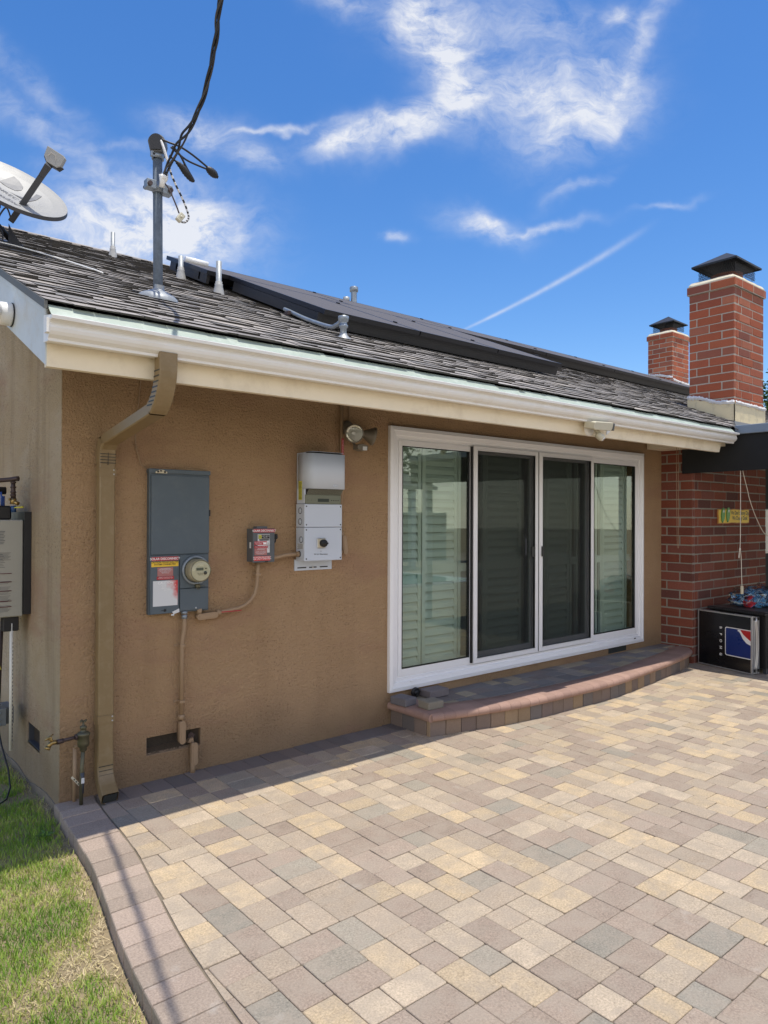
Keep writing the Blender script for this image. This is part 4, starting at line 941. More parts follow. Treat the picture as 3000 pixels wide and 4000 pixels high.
# ------------------------------------------------------------------ small disconnect
sx0, sx1, sz0, sz1 = 1.162, 1.322, 1.300, 1.518
sb = T('switch_box', 'small dark grey safety switch box covered in red solar stickers', 'switch box', (1.24, -.04, 1.3))
g = MB(); g.box(sx0, sx1, -.078, -.001, sz0, sz1); g.box(sx0+.03, sx1-.05, -.080, -.03, sz1, sz1+.016); P('case', g, M_panel2, sb, bev=.002)
g = MB(); g.bbox(sx0-.002, sx1+.002, -.087, -.0785, sz0-.004, sz1+.003, .002); g.box(sx0+.09, sx0+.11, -.089, -.086, sz0-.004, sz0+.004, 1); dr = P('cover', g, [M_panel2, M_black], sb)
g = MB(); g.bbox(sx1+.001, sx1+.012, -.060, -.030, 1.40, 1.43, .002); g.tube([(sx1+.012, -.05, 1.415), (sx1+.022, -.06, 1.43), (sx1+.024, -.064, 1.455)], .005, 8); g.bbox(sx1+.012, sx1+.036, -.074, -.055, 1.448, 1.482, .005); g.tube([(sx1+.004, -.05, 1.38), (sx1+.014, -.055, 1.37), (sx1+.014, -.055, 1.345), (sx1+.004, -.05, 1.335)], .004, 8); P('switch_handle', g, M_black, sb)
yq = -.0870
def stk(x0, x1, z0, z1, m): return sticker(x0, x1, z0, z1, m, sb, y=yq)
q = stk(1.163, 1.325, 1.494, 1.517, M_red); text('SOLAR DISCONNECT', .0185, (1.244, yq-.0022, 1.505), XX, ZZ, M_white, q, bold=.02)
q = stk(1.195, 1.285, 1.360, 1.482, M_whitel); text('3R\n30A\n240V\nAC\n2P', .009, (1.274, yq-.0022, 1.405), XX, ZZ, M_ink, q)
g = MB(); g.box(1.199, 1.283, yq-.0022, yq-.0012, 1.452, 1.479, 1); g.box(1.201, 1.222, yq-.0032, yq-.0022, 1.454, 1.477, 0); g.box(1.2065, 1.2165, yq-.0042, yq-.0032, 1.460, 1.471, 1); g.box(1.209, 1.214, yq-.0052, yq-.0042, 1.4625, 1.4685, 0)
P('maker_plate', g, [mat('lemon square', (.62, .60, .08), .5), M_ink], q); text('SAFETY SWITCH\n30A 240V', .0075, (1.253, yq-.0026, 1.466), XX, ZZ, M_white, q)
q = stk(1.205, 1.281, 1.440, 1.449, M_redf)
g = MB(); g.box(1.170, 1.262, yq-.0028, yq-.0014, 1.412, 1.436); q = P('sticker', g, M_red, sb); text('PHOTOVOLTAIC SYSTEM\nMAX AC CURRENT\nMAX VOLTAGE', .0062, (1.201, yq-.0034, 1.4235), XX, ZZ, M_white, q)
g = MB(); g.box(1.235, 1.259, yq-.0036, yq-.0028, 1.415, 1.429); P('sticker', g, M_white, sb)
g = MB(); g.box(1.168, 1.269, yq-.0028, yq-.0014, 1.391, 1.406); q = P('sticker', g, M_red, sb); text('WARNING: DUAL POWER SOURCE', .0058, (1.218, yq-.0034, 1.3985), XX, ZZ, M_white, q)
g = MB(); g.box(1.171, 1.264, yq-.0028, yq-.0014, 1.345, 1.389); q = P('sticker', g, M_redf, sb); text('WARNING', .0115, (1.2175, yq-.0034, 1.382), XX, ZZ, M_whitel, q); text('ELECTRIC SHOCK HAZARD\nDO NOT TOUCH TERMINALS\nTERMINALS ON BOTH SIDES\nMAY BE ENERGIZED', .0058, (1.2175, yq-.0034, 1.361), XX, ZZ, M_whitel, q)
q = stk(1.168, 1.290, 1.308, 1.338, mat('bright red label', (.60, .05, .05), .5)); text('PV SYSTEM DISCONNECT\nFOR UTILITY OPERATION', .0118, (1.229, yq-.0022, 1.3245), XX, ZZ, M_white, q, bold=.015)
g = MB(); g.box(sx0-.0015, sx0, -.058, -.040, 1.39, 1.43); P('sticker', g, M_whitel, sb)
# ------------------------------------------------------------------ inverter
iv = T('solar_inverter', 'tall white solar inverter on the wall between the switch box and the door', 'inverter', (1.7, -.06, 1.29))
ix0, ix1 = 1.540, 1.853; yi = -.118
g = MB(); g.bbox(ix0+.003, ix1-.006, yi+.004, -.012, 1.688, 2.042, .004); P('rear_housing', g, M_inv, iv)
g = MB(); pl = [(0, 0)]  # front hood, rounded on its left side
for k in range(9): a = radians(k*10+0); pl.append((.012+.055*(1-cos(a))*1.0, -.118+.02-.075*sin(a)+.0))
hood = [(ix0, -.03), (ix0, -.095)]+[(ix0+.055*(1-cos(radians(a))), -.095-.078*sin(radians(a))) for a in range(10, 91, 10)]+[(ix1-.03, -.176), (ix1-.012, -.172), (ix1-.004, -.16), (ix1-.004, -.03)]
g.prism(hood, (0, 0, 1.792), (1, 0, 0), (0, 1, 0), (0, 0, 1), .243, sm=True)
hd = P('hood', g, M_inv, iv)
g = MB()
def inset(k, z): return [(1.697+(a-1.697)*k, -.06+(b_+.06)*k, z) for a, b_ in hood]
g.idx(inset(.94, 2.036)+inset(.86, 2.046), [(k, (k+1) % len(hood), len(hood)+(k+1) % len(hood), len(hood)+k) for k in range(len(hood))]+[tuple(range(len(hood), 2*len(hood)))], 0)
for k in range(22): x = ix0+.035+k*.0122; g.box(x, x+.0055, -.165, -.05, 2.0465, 2.049, 1)
P('top_vent', g, [M_blackm, M_inv], iv)
g = MB(); g.prism([(-.150, 1.791), (-.118, 1.752), (-.05, 1.752), (-.05, 1.791)], (ix0+.012, 0, 0), (0, 1, 0), (0, 0, 1), (1, 0, 0), ix1-ix0-.020)
for k in range(30): x = ix0+.016+k*.0098; g.prism([(-.153, 1.790), (-.121, 1.751), (-.117, 1.752), (-.149, 1.791)], (x, 0, 0), (0, 1, 0), (0, 0, 1), (1, 0, 0), .0042, m=1)
P('lower_vent', g, [M_blackm, mat('vent fin', (.22, .22, .17), .5)], iv)
text('ABB', .024, (1.755, -.1775, 1.812), XX, ZZ, mat('raised letters', (.60, .64, .70), .4), hd, bold=.04)
g = MB(); g.bbox(ix0+.004, ix1-.006, -.121, yi+.006, 1.688, 1.7515, .003); q = P('display_strip', g, M_inv2, iv)
g = MB(); g.box(1.648, 1.742, -.1225, -.121, 1.703, 1.725); P('display', g, M_lcd, q)
g = MB()
for k in range(4): g.lathe([(0, .002), (.0036, .002), (.004, 0)], (1.765+k*.019, -.121, 1.714), (0, -1, 0), 8)
for k in range(3): g.lathe([(0, .001), (.002, .001), (.0024, 0)], (1.565+k*.030, -.121, 1.714), (0, -1, 0), 6)
P('button', g, M_black, q)
def cover(z0, z1, nm):
    g = MB(); g.bbox(ix0, ix1+.006, yi-.001, -.012, z0, z1, .003)
    o = P(nm, g, M_inv, iv); g = MB()
    for x in (ix0+.016, ix1-.008):
        for z in (z0+.016, z1-.016): g.lathe([(0, .002), (.0045, .002), (.0055, 0)], (x, yi-.001, z), (0, -1, 0), 8)
    P('screw', g, M_ink, o); return o
c1 = cover(1.5275, 1.6865, 'middle_cover'); c2 = cover(1.293, 1.5245, 'switch_cover')
g = MB()
for z in (1.640, 1.565): g.lathe([(0, .003), (.017, .003), (.019, 0)], (ix0, -.065, z), (-1, 0, 0), 20); g.box(ix0-.005, ix0-.003, -.07, -.060, z-.002, z+.002)
g.lathe([(0, .003), (.017, .003), (.019, 0)], (ix0, -.078, 1.44), (-1, 0, 0), 20); g.lathe([(0, .004), (.020, .004), (.022, 0)], (ix0, -.055, 1.341), (-1, 0, 0), 20, 1)
for z in (1.64, 1.565): g.lathe([(.019, .001), (.021, .0035), (.023, .001)], (ix0, -.065, z), (-1, 0, 0), 20, 1)
g.lathe([(.019, .001), (.021, .0035), (.023, .001)], (ix0, -.078, 1.44), (-1, 0, 0), 20, 1)
P('knockout', g, [M_inv, M_dgrey], iv)
g = MB(); g.box(ix0-.0012, ix0, -.085, -.045, 1.715, 1.845); q = P('yellow_label', g, M_yel2, iv)
g = MB()
for k in range(14): g.box(ix0-.002, ix0-.0012, -.082+.003*(k % 3), -.050, 1.722+k*.0085, 1.725+k*.0085)
P('label_print', g, M_ink, q)
g = MB(); g.box(ix0-.0012, ix0, -.105, -.03, 1.375, 1.415); q = P('grey_label', g, M_whitel, iv)
g = MB()
for k in range(5): g.box(ix0-.002, ix0-.0012, -.10, -.035-.01*(k % 2), 1.378+k*.0075, 1.381+k*.0075)
P('label_print', g, M_lgrey, q)
g = MB(); kx, kz = 1.678, 1.415; g.bbox(kx-.036, kx+.036, yi-.008, yi-.001, kz-.036, kz+.036, .005); g.bbox(kx-.030, kx+.030, yi-.012, yi-.007, kz-.030, kz+.030, .004, 1)
P('switch_plate', g, [M_metal, M_tan], c2); g = MB(); g.lathe([(.026, .012), (.027, .03), (.024, .040), (0, .041)], (kx+.006, yi, kz), (0, -1, 0), 24); g.bbox(kx-.018, kx+.03, yi-.052, yi-.038, kz-.006, kz+.006, .003); P('rotary_switch', g, M_black, c2)
text('PV DC Disconnect', .0150, (1.678, yi-.0022, 1.338), XX, ZZ, M_ink, c2, bold=.01); text('OFF', .0075, (1.678, yi-.0022, 1.359), XX, ZZ, M_ink, c2)
g = MB(); g.box(1.532, 1.848, -.010, -.001, 1.222, 1.30); 
for a, b_ in ((1.555, 1.628), (1.652, 1.716), (1.744, 1.812)): g.box(a, b_, -.0112, -.010, 1.237, 1.2455, 1)
g.lathe([(0, .005), (.007, .004), (.008, 0)], (1.684, -.0112, 1.243), (0, -1, 0), 10, 2); P('mounting_bracket', g, [M_inv, M_ink, M_metal], iv)
# ------------------------------------------------------------------ flood light on wall
fl = T('flood_light', 'twin head taupe security flood light with motion sensor beside the inverter', 'flood light', (1.99, -.02, 2.25))
g = MB(); g.lathe([(.052, 0), (.054, .012), (.046, .026), (.02, .030), (0, .030)], (1.985, -.001, 2.255), (0, -1, 0), 24); P('wall_plate', g, M_bronze, fl)
def head(c, d, nm):
    d = V(d).normalized(); g = MB(); c = V(c)
    g.lathe([(.0, -.115), (.022, -.112), (.026, -.075), (.040, -.045), (.060, -.012), (.068, .0), (.068, .012), (.061, .012)], c, d, 28, cap=False); h = P('lamp_head', g, M_bronze, fl)
    g = MB(); g.lathe([(.060, .008), (.052, -.012), (.036, -.036), (.012, -.05), (.0, -.05)], c, d, 28, cap=False); P('reflector', g, M_chrome, h)
    g = MB(); g.lathe([(.0, -.045), (.012, -.04), (.014, -.02), (0, -.012)], c, d, 12); P('bulb', g, M_whitel, h)
    g = MB(); g.lathe([(.061, .010), (.04, .016), (.0, .018)], c, d, 28, cap=False); P('lens', g, glass('lamp lens', (.95, .96, .95), 1.2), h)
    g = MB(); g.tube([(1.985, -.028, 2.25), c-d*.11], .012, 8); P('swivel_arm', g, M_bronze, h)
head((1.950, -.140, 2.200), (-.42, -.86, -.20), 'l'); head((2.135, -.120, 2.195), (.86, -.34, -.20), 'r')
g = MB(); g.tube([(1.990, -.03, 2.24), (1.998, -.06, 2.15), (2.0, -.08, 2.125)], .010, 8); g.prism([(0, 0), (.045, .012), (.095, .0), (.095, -.028), (.05, -.042), (.0, -.03)], (1.983, -.14, 2.120), (1, .0, 0), (0, 0, 1), (0, 1, 0), .06); P('motion_sensor', g, M_bronze, fl, bev=.003)
g = MB(); g.box(2.028, 2.065, -.1425, -.140, 2.084, 2.112); g.box(2.0665, 2.0785, -.13, -.10, 2.09, 2.113); P('sensor_lens', g, M_whitel, fl)
g = MB(); g.tube([(2.0+.002*sin(k*3), -.012, 2.74-k*.0102) for k in range(44)], [.0055+.0015*(k % 2) for k in range(44)], 8); P('flex_conduit', g, M_cond, fl)
# ------------------------------------------------------------------ eave security light (motion flood)
el_ = T('security_light', 'aged beige motion security light screwed to the fascia above the glass door', 'security light', (3.85, -.80, 2.33))
g = MB(); g.lathe([(.055, 0), (.055, .015), (.045, .022), (0, .022)], (3.86, -.801, 2.325), (0, -1, 0), 24); P('mounting_plate', g, M_camw, el_)
g = MB(); R = Matrix.Translation((3.87, -.90, 2.345)) @ Matrix.Rotation(radians(-3), 4, 'Y') @ Matrix.Rotation(radians(12), 4, 'X')
pl = [(-.135, -.022), (-.12, -.030), (.10, -.034), (.125, -.020), (.130, .028), (.115, .036), (-.12, .036), (-.135, .03)]
g.prism([(a, b_) for a, b_ in pl], (0, -.045, 0), (1, 0, 0), (0, 0, 1), (0, 1, 0), .10); g.v = [tuple(R @ V(p)) for p in g.v]; P('lamp_housing', g, M_beige, el_, bev=.006)
g = MB(); g.bbox(.128, .145, -.05, .02, -.03, .03, .003, 0, T=R); g.prism([(0, -.05), (.05, -.02), (.075, .045), (.03, .055), (.0, .03)], (4.02, -.87, 2.335), (1, 0, 0), (0, 0, 1), (0, 1, 0), .008, m=1); P('side_lamp', g, [M_panel2, M_camw], el_)
g = MB(); g.tube([(3.87, -.86, 2.325), (3.882, -.885, 2.285)], .020, 10); g.lathe([(0, -.036), (.024, -.032), (.030, -.012), (.030, .020), (.022, .034), (0, .038)], (3.884, -.895, 2.262), (.25, -.7, -.65), 18); P('motion_sensor', g, M_beige, el_)
g = MB(); g.lathe([(.020, .036), (.016, .041), (0, .043)], (3.884, -.895, 2.262), (.25, -.7, -.65), 14); g.lathe([(.008, .042), (0, .046)], (3.884, -.895, 2.262), (.25, -.7, -.65), 5, 1); P('sensor_lens', g, [M_whitel, M_iron], el_)
# white cylinder light on the rake board
cl = T('rake_camera', 'white round security camera on the pale rake board at the left edge', 'security camera', (-.31, -.18, 2.6))
cb = (-.302, -.178, 2.630)
g = MB(); g.lathe([(.056, 0), (.059, .004), (.058, .050), (.053, .060), (0, .063)], cb, (-1, 0, 0), 32); P('base', g, M_camw, cl)
g = MB(); g.lathe([(.061, 0), (.061, .003)], (-.299, cb[1], cb[2]), (-1, 0, 0), 32); P('gasket', g, M_black, cl)
hd_ = V((-.395, -.215, 2.640)); ax_ = V((-.35, -.9, -.15))
g = MB(); g.lathe([(.0, -.06), (.034, -.056), (.044, -.02), (.046, .02), (.040, .045), (.032, .05)], hd_, ax_, 24, cap=False); g.tube([(-.355, -.18, 2.632), (-.385, -.20, 2.637)], .024, 12); P('housing', g, M_camw, cl)
g = MB(); g.lathe([(.036, .044), (.022, .052), (0, .055)], hd_, ax_, 24, cap=False); P('lens', g, mat('amber lens', (.32, .31, .2), .25), cl)
# ------------------------------------------------------------------ hose bib riser
hb = T('hose_bib', 'tarnished brass backflow valve with garden tap at the house corner', 'water tap', (.09, -.1, 0))
g = MB(); g.tube([(.083, -.105, -.02), (.086, -.1, .16), (.094, -.1, .31)], .0105, 12, r=.4); P('riser_pipe', g, M_oldbr, hb)
g = MB(); g.tube([(.087, -.1, .06), (.089, -.1, .175)], .0125, 12); P('pipe_tape', g, M_dgrey, hb)
g = MB(); g.box(.081, .097, -.1145, -.1125, .118, .148); P('pipe_label', g, M_whitel, hb)
g = MB(); g.lathe([(.014, 0), (.019, .008), (.018, .022), (.029, .028), (.031, .05), (.031, .085), (.036, .09), (.036, .100), (.024, .108), (.014, .112), (.014, .124), (.018, .126), (.018, .138), (.010, .142), (.005, .150), (.005, .165), (0, .166)], (.094, -.1, .292), (0, 0, 1), 20); P('valve_body', g, M_oldbr, hb)
g = MB()
for k in range(4): a = k*pi/2+.3; g.tube([(.094, -.1, .458), (.094+cos(a)*.019, -.1+sin(a)*.019, .460)], [.004, .006], 8)
P('handwheel', g, M_oldbr, hb)
g = MB(); g.tube([(.06, -.1, .377), (-.035, -.103, .371)], .0095, 12); g.tube([(-.01, -.102, .372), (-.045, -.103, .370)], [.0125, .014], 12); g.tube([(.062, -.1, .378), (.05, -.1, .377)], .016, 10); P('side_pipe', g, M_iron, hb)
g = MB(); g.tube([(-.042, -.103, .370), (-.070, -.104, .372), (-.080, -.105, .366), (-.092, -.108, .350)], [.011, .013, .012, .012], 12); g.tube([(-.090, -.108, .354), (-.098, -.11, .342)], .0155, 10); g.tube([(-.066, -.104, .375), (-.082, -.107, .400)], .009, 8); g.tube([(-.082, -.107, .400), (-.086, -.108, .404)], .013, 8); P('tap', g, M_brass, hb)
g = MB(); g.tube([(-.108, -.112, .392), (-.064, -.104, .417)], .0042, 8); g.tube([(-.094, -.09, .402), (-.080, -.13, .407)], .0042, 8); P('tap_handle', g, M_brass, hb)
g = MB(); g.tube([(.069, -.03, .0), (.071, -.03, .30)], .011, 10); g.tube([(.07, -.03, .3), (.078, -.06, .315)], .009, 8); P('wall_pipe', g, M_cond, hb)
g = MB(); R = Matrix.Translation((.055, -.09, .135)) @ Matrix.Rotation(radians(-38), 4, 'Y'); g.box(-.006, .006, -.001, .001, -.038, .03, 0, T=R)
for z in (-.028, -.010, .008): g.box(-.003, .003, -.0018, -.001, z-.004, z+.004, 1, T=R)
P('bracket', g, [M_tan, M_ink], hb)
# ------------------------------------------------------------------ water heater on side wall
wh = T('water_heater', 'grey tankless water heater with printed instructions on the side wall', 'water heater', (-.15, .8, .98))
hy = .64
g = MB(); g.bbox(-.30, -.047, hy, .98, .972, 1.572, .006); bd = P('casing', g, mat('heater grey', (.38, .37, .32), .5, var=.05), wh)
g = MB(); g.box(-.045, -.006, .62, 1.0, .985, 1.622); P('back_plate', g, M_blackm, wh)
g = MB(); g.bbox(-.30, -.11, .66, .96, 1.572, 1.66, .01); P('top_cover', g, M_black, wh)
g = MB(); yt = hy-.0012
for k in range(9): g.box(-.28, -.150-.004*(k % 3), yt, hy, 1.50-.0095*k, 1.5035-.0095*k)
P('print', g, M_lgrey, wh); g = MB()
for (za, n) in ((1.37, 7), (1.195, 3), (1.160, 7), (1.105, 6), (1.045, 6)):
    for k in range(n): g.box(-.28, -.117-.007*((k*7) % 3), yt, hy, za-.0072*k-.0018, za-.0072*k)
for k in range(10): g.box(-.28, -.150-.006*((k*5) % 3), yt, hy, 1.37-.0098*k-.002, 1.37-.0098*k)
P('print', g, M_lgrey, wh)
g = MB()
for z in (1.242, 1.190, 1.135, 1.072, 1.037): g.box(-.29, -.112, yt-.001, hy, z-.0022, z+.0022)
P('red_line', g, mat('dark red print', (.10, .015, .02), .5), wh)
g = MB(); g.bbox(-.152, -.064, .66, .74, .881, .971, .004); g.lathe([(0, 0), (.003, .004)], (-.058, .66, .955), (0, -1, 0), 6); P('pipe_cover', g, M_blackm, wh)
pv = T('drain_pipe', 'white plastic drain pipe hanging down from the water heater', 'pipe', (-.104, .68, .14))
g = MB(); g.tube([(-.104, .67, .93), (-.103, .67, .143)], .0105, 14); P('pipe', g, M_pvc, pv)
g = MB(); g.box(-.098, -.0955, .659, .661, .16, .86)
g = MB()
for k in range(26): g.box(-.0985, -.0955, .6605, .6612, .2+k*.024, .2+k*.024+.012)
P('pipe_print', g, M_lgrey, pv)
wp = T('supply_pipes', 'brown and black pipes running down the side wall left of the white pipe', 'pipes', (-.14, .8, .42))
g = MB(); g.tube([(-.128, .80, .98), (-.146, .80, .41)], .010, 10); P('copper_pipe', g, M_iron, wp); g = MB(); g.tube([(-.172, .74, .98), (-.174, .74, .42)], .016, 10); g.tube([(-.215, .78, .98), (-.22, .78, .1)], .016, 10); P('dark_pipe', g, M_blackm, wp)
g = MB(); g.prism([(0, 0), (.028, -.004), (.03, -.03), (.0, -.03)], (-.195, .718, .708), (1, 0, 0), (0, 0, 1), (0, 1, 0), .003); g.tube([(-.165, .72, .69), (-.158, .72, .66), (-.150, .72, .64)], .003, 6); P('yellow_tag', g, M_yel2, wp)
gb = T('junction_box', 'grey outdoor electrical box low on the side wall behind the white pipe', 'junction box', (-.1, .75, .29))
g = MB(); g.bbox(-.185, -.122, .70, .80, .293, .400, .003); g.box(-.122, -.072, .74, .9, .291, .395); P('box', g, mat('grey box enamel', (.17, .185, .19), .5), gb)
g = MB(); 
for z in (.375, .335, .305): g.lathe([(0, .012), (.006, .011), (.008, 0)], (-.160, .70, z), (0, -1, 0), 8)
P('fitting', g, M_galv2, gb)
g = MB(); g.tube([(-.17, .70, .30), (-.168, .6, .2), (-.152, .5, .08), (-.158, .42, .0), (-.19, .36, -.045), (-.26, .3, -.05)], .005, 8); tag(P('ground_wire', g, M_black), 'thin black wire looping into the grass below the grey box', 'wire')
vp = T('gas_valve', 'bent iron gas pipe with brass shut off valve above the heater', 'valve', (-.1, .66, 1.6))
g = MB(); g.tube([(-.36, .70, 1.805), (-.20, .68, 1.812), (-.118, .66, 1.822), (-.090, .65, 1.828), (-.076, .64, 1.828)], [.013, .013, .014, .015, .016], 12); P('elbow_pipe', g, M_iron, vp)
g = MB(); g.tube([(-.103, .66, 1.815), (-.101, .66, 1.70)], [.012, .015], 12)
for z in (1.80, 1.77, 1.74, 1.72): g.tube([(-.102, .66, z), (-.102, .66, z+.01)], .017, 10)
P('riser', g, M_iron, vp)
g = MB(); g.tube([(-.101, .66, 1.705), (-.101, .66, 1.67)], .019, 8); g.tube([(-.101, .655, 1.685), (-.08, .63, 1.672)], .013, 8); g.tube([(-.13, .65, 1.70), (-.12, .65, 1.70)], .008, 8); P('brass_body', g, M_brass, vp)
g = MB(); g.tube([(-.101, .66, 1.66), (-.098, .66, 1.62)], .016, 10); P('blue_fitting', g, mat('blue tape', (.02, .06, .16), .5), vp)
g = MB(); g.tube([(-.10, .64, 1.648), (-.08, .63, 1.650), (-.052, .62, 1.652)], [.003, .004, .007], 8); P('lever', g, M_yel2, vp)
g = MB(); g.tube([(-.40, .75, 1.755), (-.125, .75, 1.755)], .024, 12); P('flue_pipe', g, M_blackm, vp)
g = MB(); g.tube([(-.165, .68, 1.745), (-.163, .68, 1.66)], .0055, 8); g.tube([(-.15, .70, 1.72), (-.15, .7, 1.62)], .01, 8); P('blue_hose', g, mat('blue hose', (.03, .08, .3), .5), vp)
# ------------------------------------------------------------------ service mast
ms = T('service_mast', 'grey steel electrical service mast standing on the shingles above the meter', 'service mast', (.575, .10, 2.95))
g = MB(); g.tube([(.590, .105, 2.80), (.578, .085, 3.3), (.560, .055, 3.845)], .0285, 20); P('pole', g, M_mast, ms)
g = MB(); n_ = V((0, -sin(TH), cos(TH))); g.lathe([(.122, -.014), (.118, .002), (.095, .020), (.06, .034), (.036, .044), (.031, .052), (.030, .075)], (.588, .10, roofz(.10)+.012), (n_*.75+V((0, 0, .5))).normalized(), 28); P('roof_jack', g, M_lead, ms)
g = MB(); g.tube([(.562, .055, 3.80), (.562, .055, 3.835)], .037, 16); g.bbox(.51, .545, .03, .05, 3.80, 3.835, .003); g.lathe([(.008, 0), (0, .004)], (.527, .03, 3.818), (0, -1, 0), 8, 1); P('clamp', g, [M_galv2, M_ink], ms)
hd0 = V((.562, .055, 3.83))
pl = []
for k in range(17): a = pi*k/16; pl.append((cos(a)*.050, .062+sin(a)*.048))
pl = [(.036, 0)]+pl+[(-.036, 0)]
X_ = V((.80, -.60, 0)); N_ = V((.60, .80, 0))
g = MB(); g.prism(pl, hd0-N_*.045, X_, (0, 0, 1), N_, .09, sm=True); wh_ = P('weatherhead', g, mat('grey cast head', (.09, .09, .09), .5, var=.2), ms, bev=.004)
g = MB(); p2 = [(a*.82, .01+b_*.88) for a, b_ in pl]; g.prism(p2, hd0-N_*.052, X_, (0, 0, 1), N_, .006); P('face_plate', g, M_blackm, wh_)
g = MB(); g.prism([(a*1.05, .002+b_*1.03) for a, b_ in pl[3:16]]+[(a*.96, b_*.97) for a, b_ in pl[3:16]][::-1], hd0-N_*.03, X_, (0, 0, 1), N_, .075); P('head_rim', g, M_galv2, wh_)
g = MB(); g.bbox(.482, .545, .02, .075, 3.600, 3.655, .004); g.bbox(.582, .645, .02, .075, 3.590, 3.650, .004)
g.tube([(.497, .0, 3.62), (.497, .09, 3.62)], .014, 8, m=1); g.tube([(.628, .0, 3.615), (.628, .09, 3.615)], .014, 8, m=1); g.tube([(.567, .06, 3.595), (.566, .06, 3.655)], .034, 16)
P('mast_clamp', g, [M_galv2, M_iron], ms)
g = MB(); g.tube([(.566, .0, 3.61), (.566, -.01, 3.64), (.556, -.02, 3.68)], .017, 10); g.tube([(.566, .0, 3.63), (.582, -.02, 3.66), (.584, -.02, 3.69)], .014, 10); g.lathe([(0, -.02), (.016, -.018), (.02, 0), (.016, .018), (0, .02)], (.570, -.02, 3.665), (1, .4, 0), 14); P('insulator', g, M_camw, ms)
# wire lashings and drop cable
sdp = T('service_drop', 'twisted black overhead service cable rising from the mast to the sky', 'cable', (.58, -.05, 3.7))
ctr = [(.570, -.03, 3.68), (.580, -.05, 3.72), (.605, -.10, 3.79), (.60, -.20, 3.83), (.585, -.38, 3.85), (.55, -.62, 3.91), (.47, -.90, 4.0), (.36, -1.18, 4.02), (.29, -1.6, 4.12), (.05, -3, 4.5), (-.6, -6.5, 5.7), (-2.5, -14, 8.0)]
def spl(pts, n):
    pts = [V(p) for p in pts]; o = []
    for i in range(len(pts)-1):
        p0, p1, p2, p3 = [pts[max(0, min(len(pts)-1, j))] for j in (i-1, i, i+1, i+2)]
        for k in range(n): t = k/n; o.append(.5*((2*p1)+(p2-p0)*t+(2*p0-5*p1+4*p2-p3)*t*t+(3*p1-p0-3*p2+p3)*t**3))
    o.append(pts[-1]); return o
path = spl(ctr, 14)
dist = [0]
for a, b_ in zip(path, path[1:]): dist.append(dist[-1]+(b_-a).length)
for w3 in range(3):
    g = MB(); pp = []
    for i, p in enumerate(path):
        t = (path[min(i+1, len(path)-1)]-path[max(i-1, 0)]).normalized(); x = t.cross(V((0, 0, 1))).normalized(); y = t.cross(x); a = dist[i]*11+w3*2*pi/3
        sp_ = .0085+ (.010*math.exp(-((dist[i]-.22)/.14)**2))
        pp.append(p+(x*cos(a)+y*sin(a))*sp_)
    g.tube(pp, .0068 if w3 else .0055, 7); P('strand', g, M_cable if w3 else mat('bare neutral', (.05, .045, .04), .5), sdp)
def lw(pts, rad, m, nm='lead_wire', n=8): g = MB(); g.tube(spl(pts, 6), rad, n); return P(nm, g, m, sdp)
lw([(.558, .0, 3.905), (.60, -.03, 3.885), (.66, -.05, 3.872), (.75, -.05, 3.845), (.85, -.05, 3.80)], .0065, M_cable)
lw([(.60, -.05, 3.85), (.66, -.05, 3.82), (.72, -.05, 3.80), (.84, -.05, 3.79)], .006, M_cable)
lw([(.61, -.05, 3.86), (.66, -.05, 3.82), (.70, -.05, 3.76), (.745, -.05, 3.70), (.752, -.05, 3.688)], .0065, M_cable)
lw([(.595, -.04, 3.80), (.63, -.05, 3.775), (.66, -.05, 3.76), (.68, -.05, 3.745)], .006, M_cable)
g = MB(); g.tube(spl([(.835, -.05, 3.80), (.855, -.05, 3.79), (.885, -.05, 3.775), (.905, -.05, 3.765), (.915, -.05, 3.762)], 5), [.008+.016*sin(pi*min(1, k/17))+.003*(k % 2) for k in range(21)], 10); P('taped_splice', g, M_cable, sdp)
g = MB(); g.tube(spl([(.635, -.05, 3.772), (.67, -.05, 3.752), (.70, -.05, 3.725), (.735, -.05, 3.694), (.755, -.05, 3.687)], 5), [.006+.015*sin(pi*min(1, k/19))+.003*(k % 2) for k in range(21)], 10); P('taped_splice', g, M_cable, sdp)
lw([(.560, .0, 3.895), (.570, -.02, 3.84), (.582, -.03, 3.79), (.59, -.04, 3.75)], .0085, M_stripe)
lp = spl([(.59, -.04, 3.76), (.605, -.04, 3.70), (.64, -.04, 3.63), (.685, -.04, 3.555), (.715, -.04, 3.49), (.722, -.04, 3.45), (.70, -.04, 3.42), (.675, -.04, 3.415)], 8)
for par in (0, 1):
    g = MB()
    for k in range(len(lp)-1):
        if (k//2) % 2 == par: g.tube([lp[k], lp[k+1]], .0062, 8, cap=False)
    P('striped_loop', g, M_stripe if par else M_cable, sdp)
lw([(.575, -.01, 3.64), (.60, -.03, 3.60), (.62, -.04, 3.55), (.645, -.04, 3.50), (.66, -.04, 3.465)], .0045, M_iron)
g = MB(); R = Matrix.Translation((.668, -.04, 3.440)) @ Matrix.Rotation(radians(35), 4, 'Y'); g.bbox(-.018, .018, -.014, .014, -.030, .030, .005, T=R); g.lathe([(0, .008), (.007, .007), (.008, 0)], R @ V((0, -.014, 0)), (0, -1, 0), 8); P('wire_connector', g, M_beige, sdp)
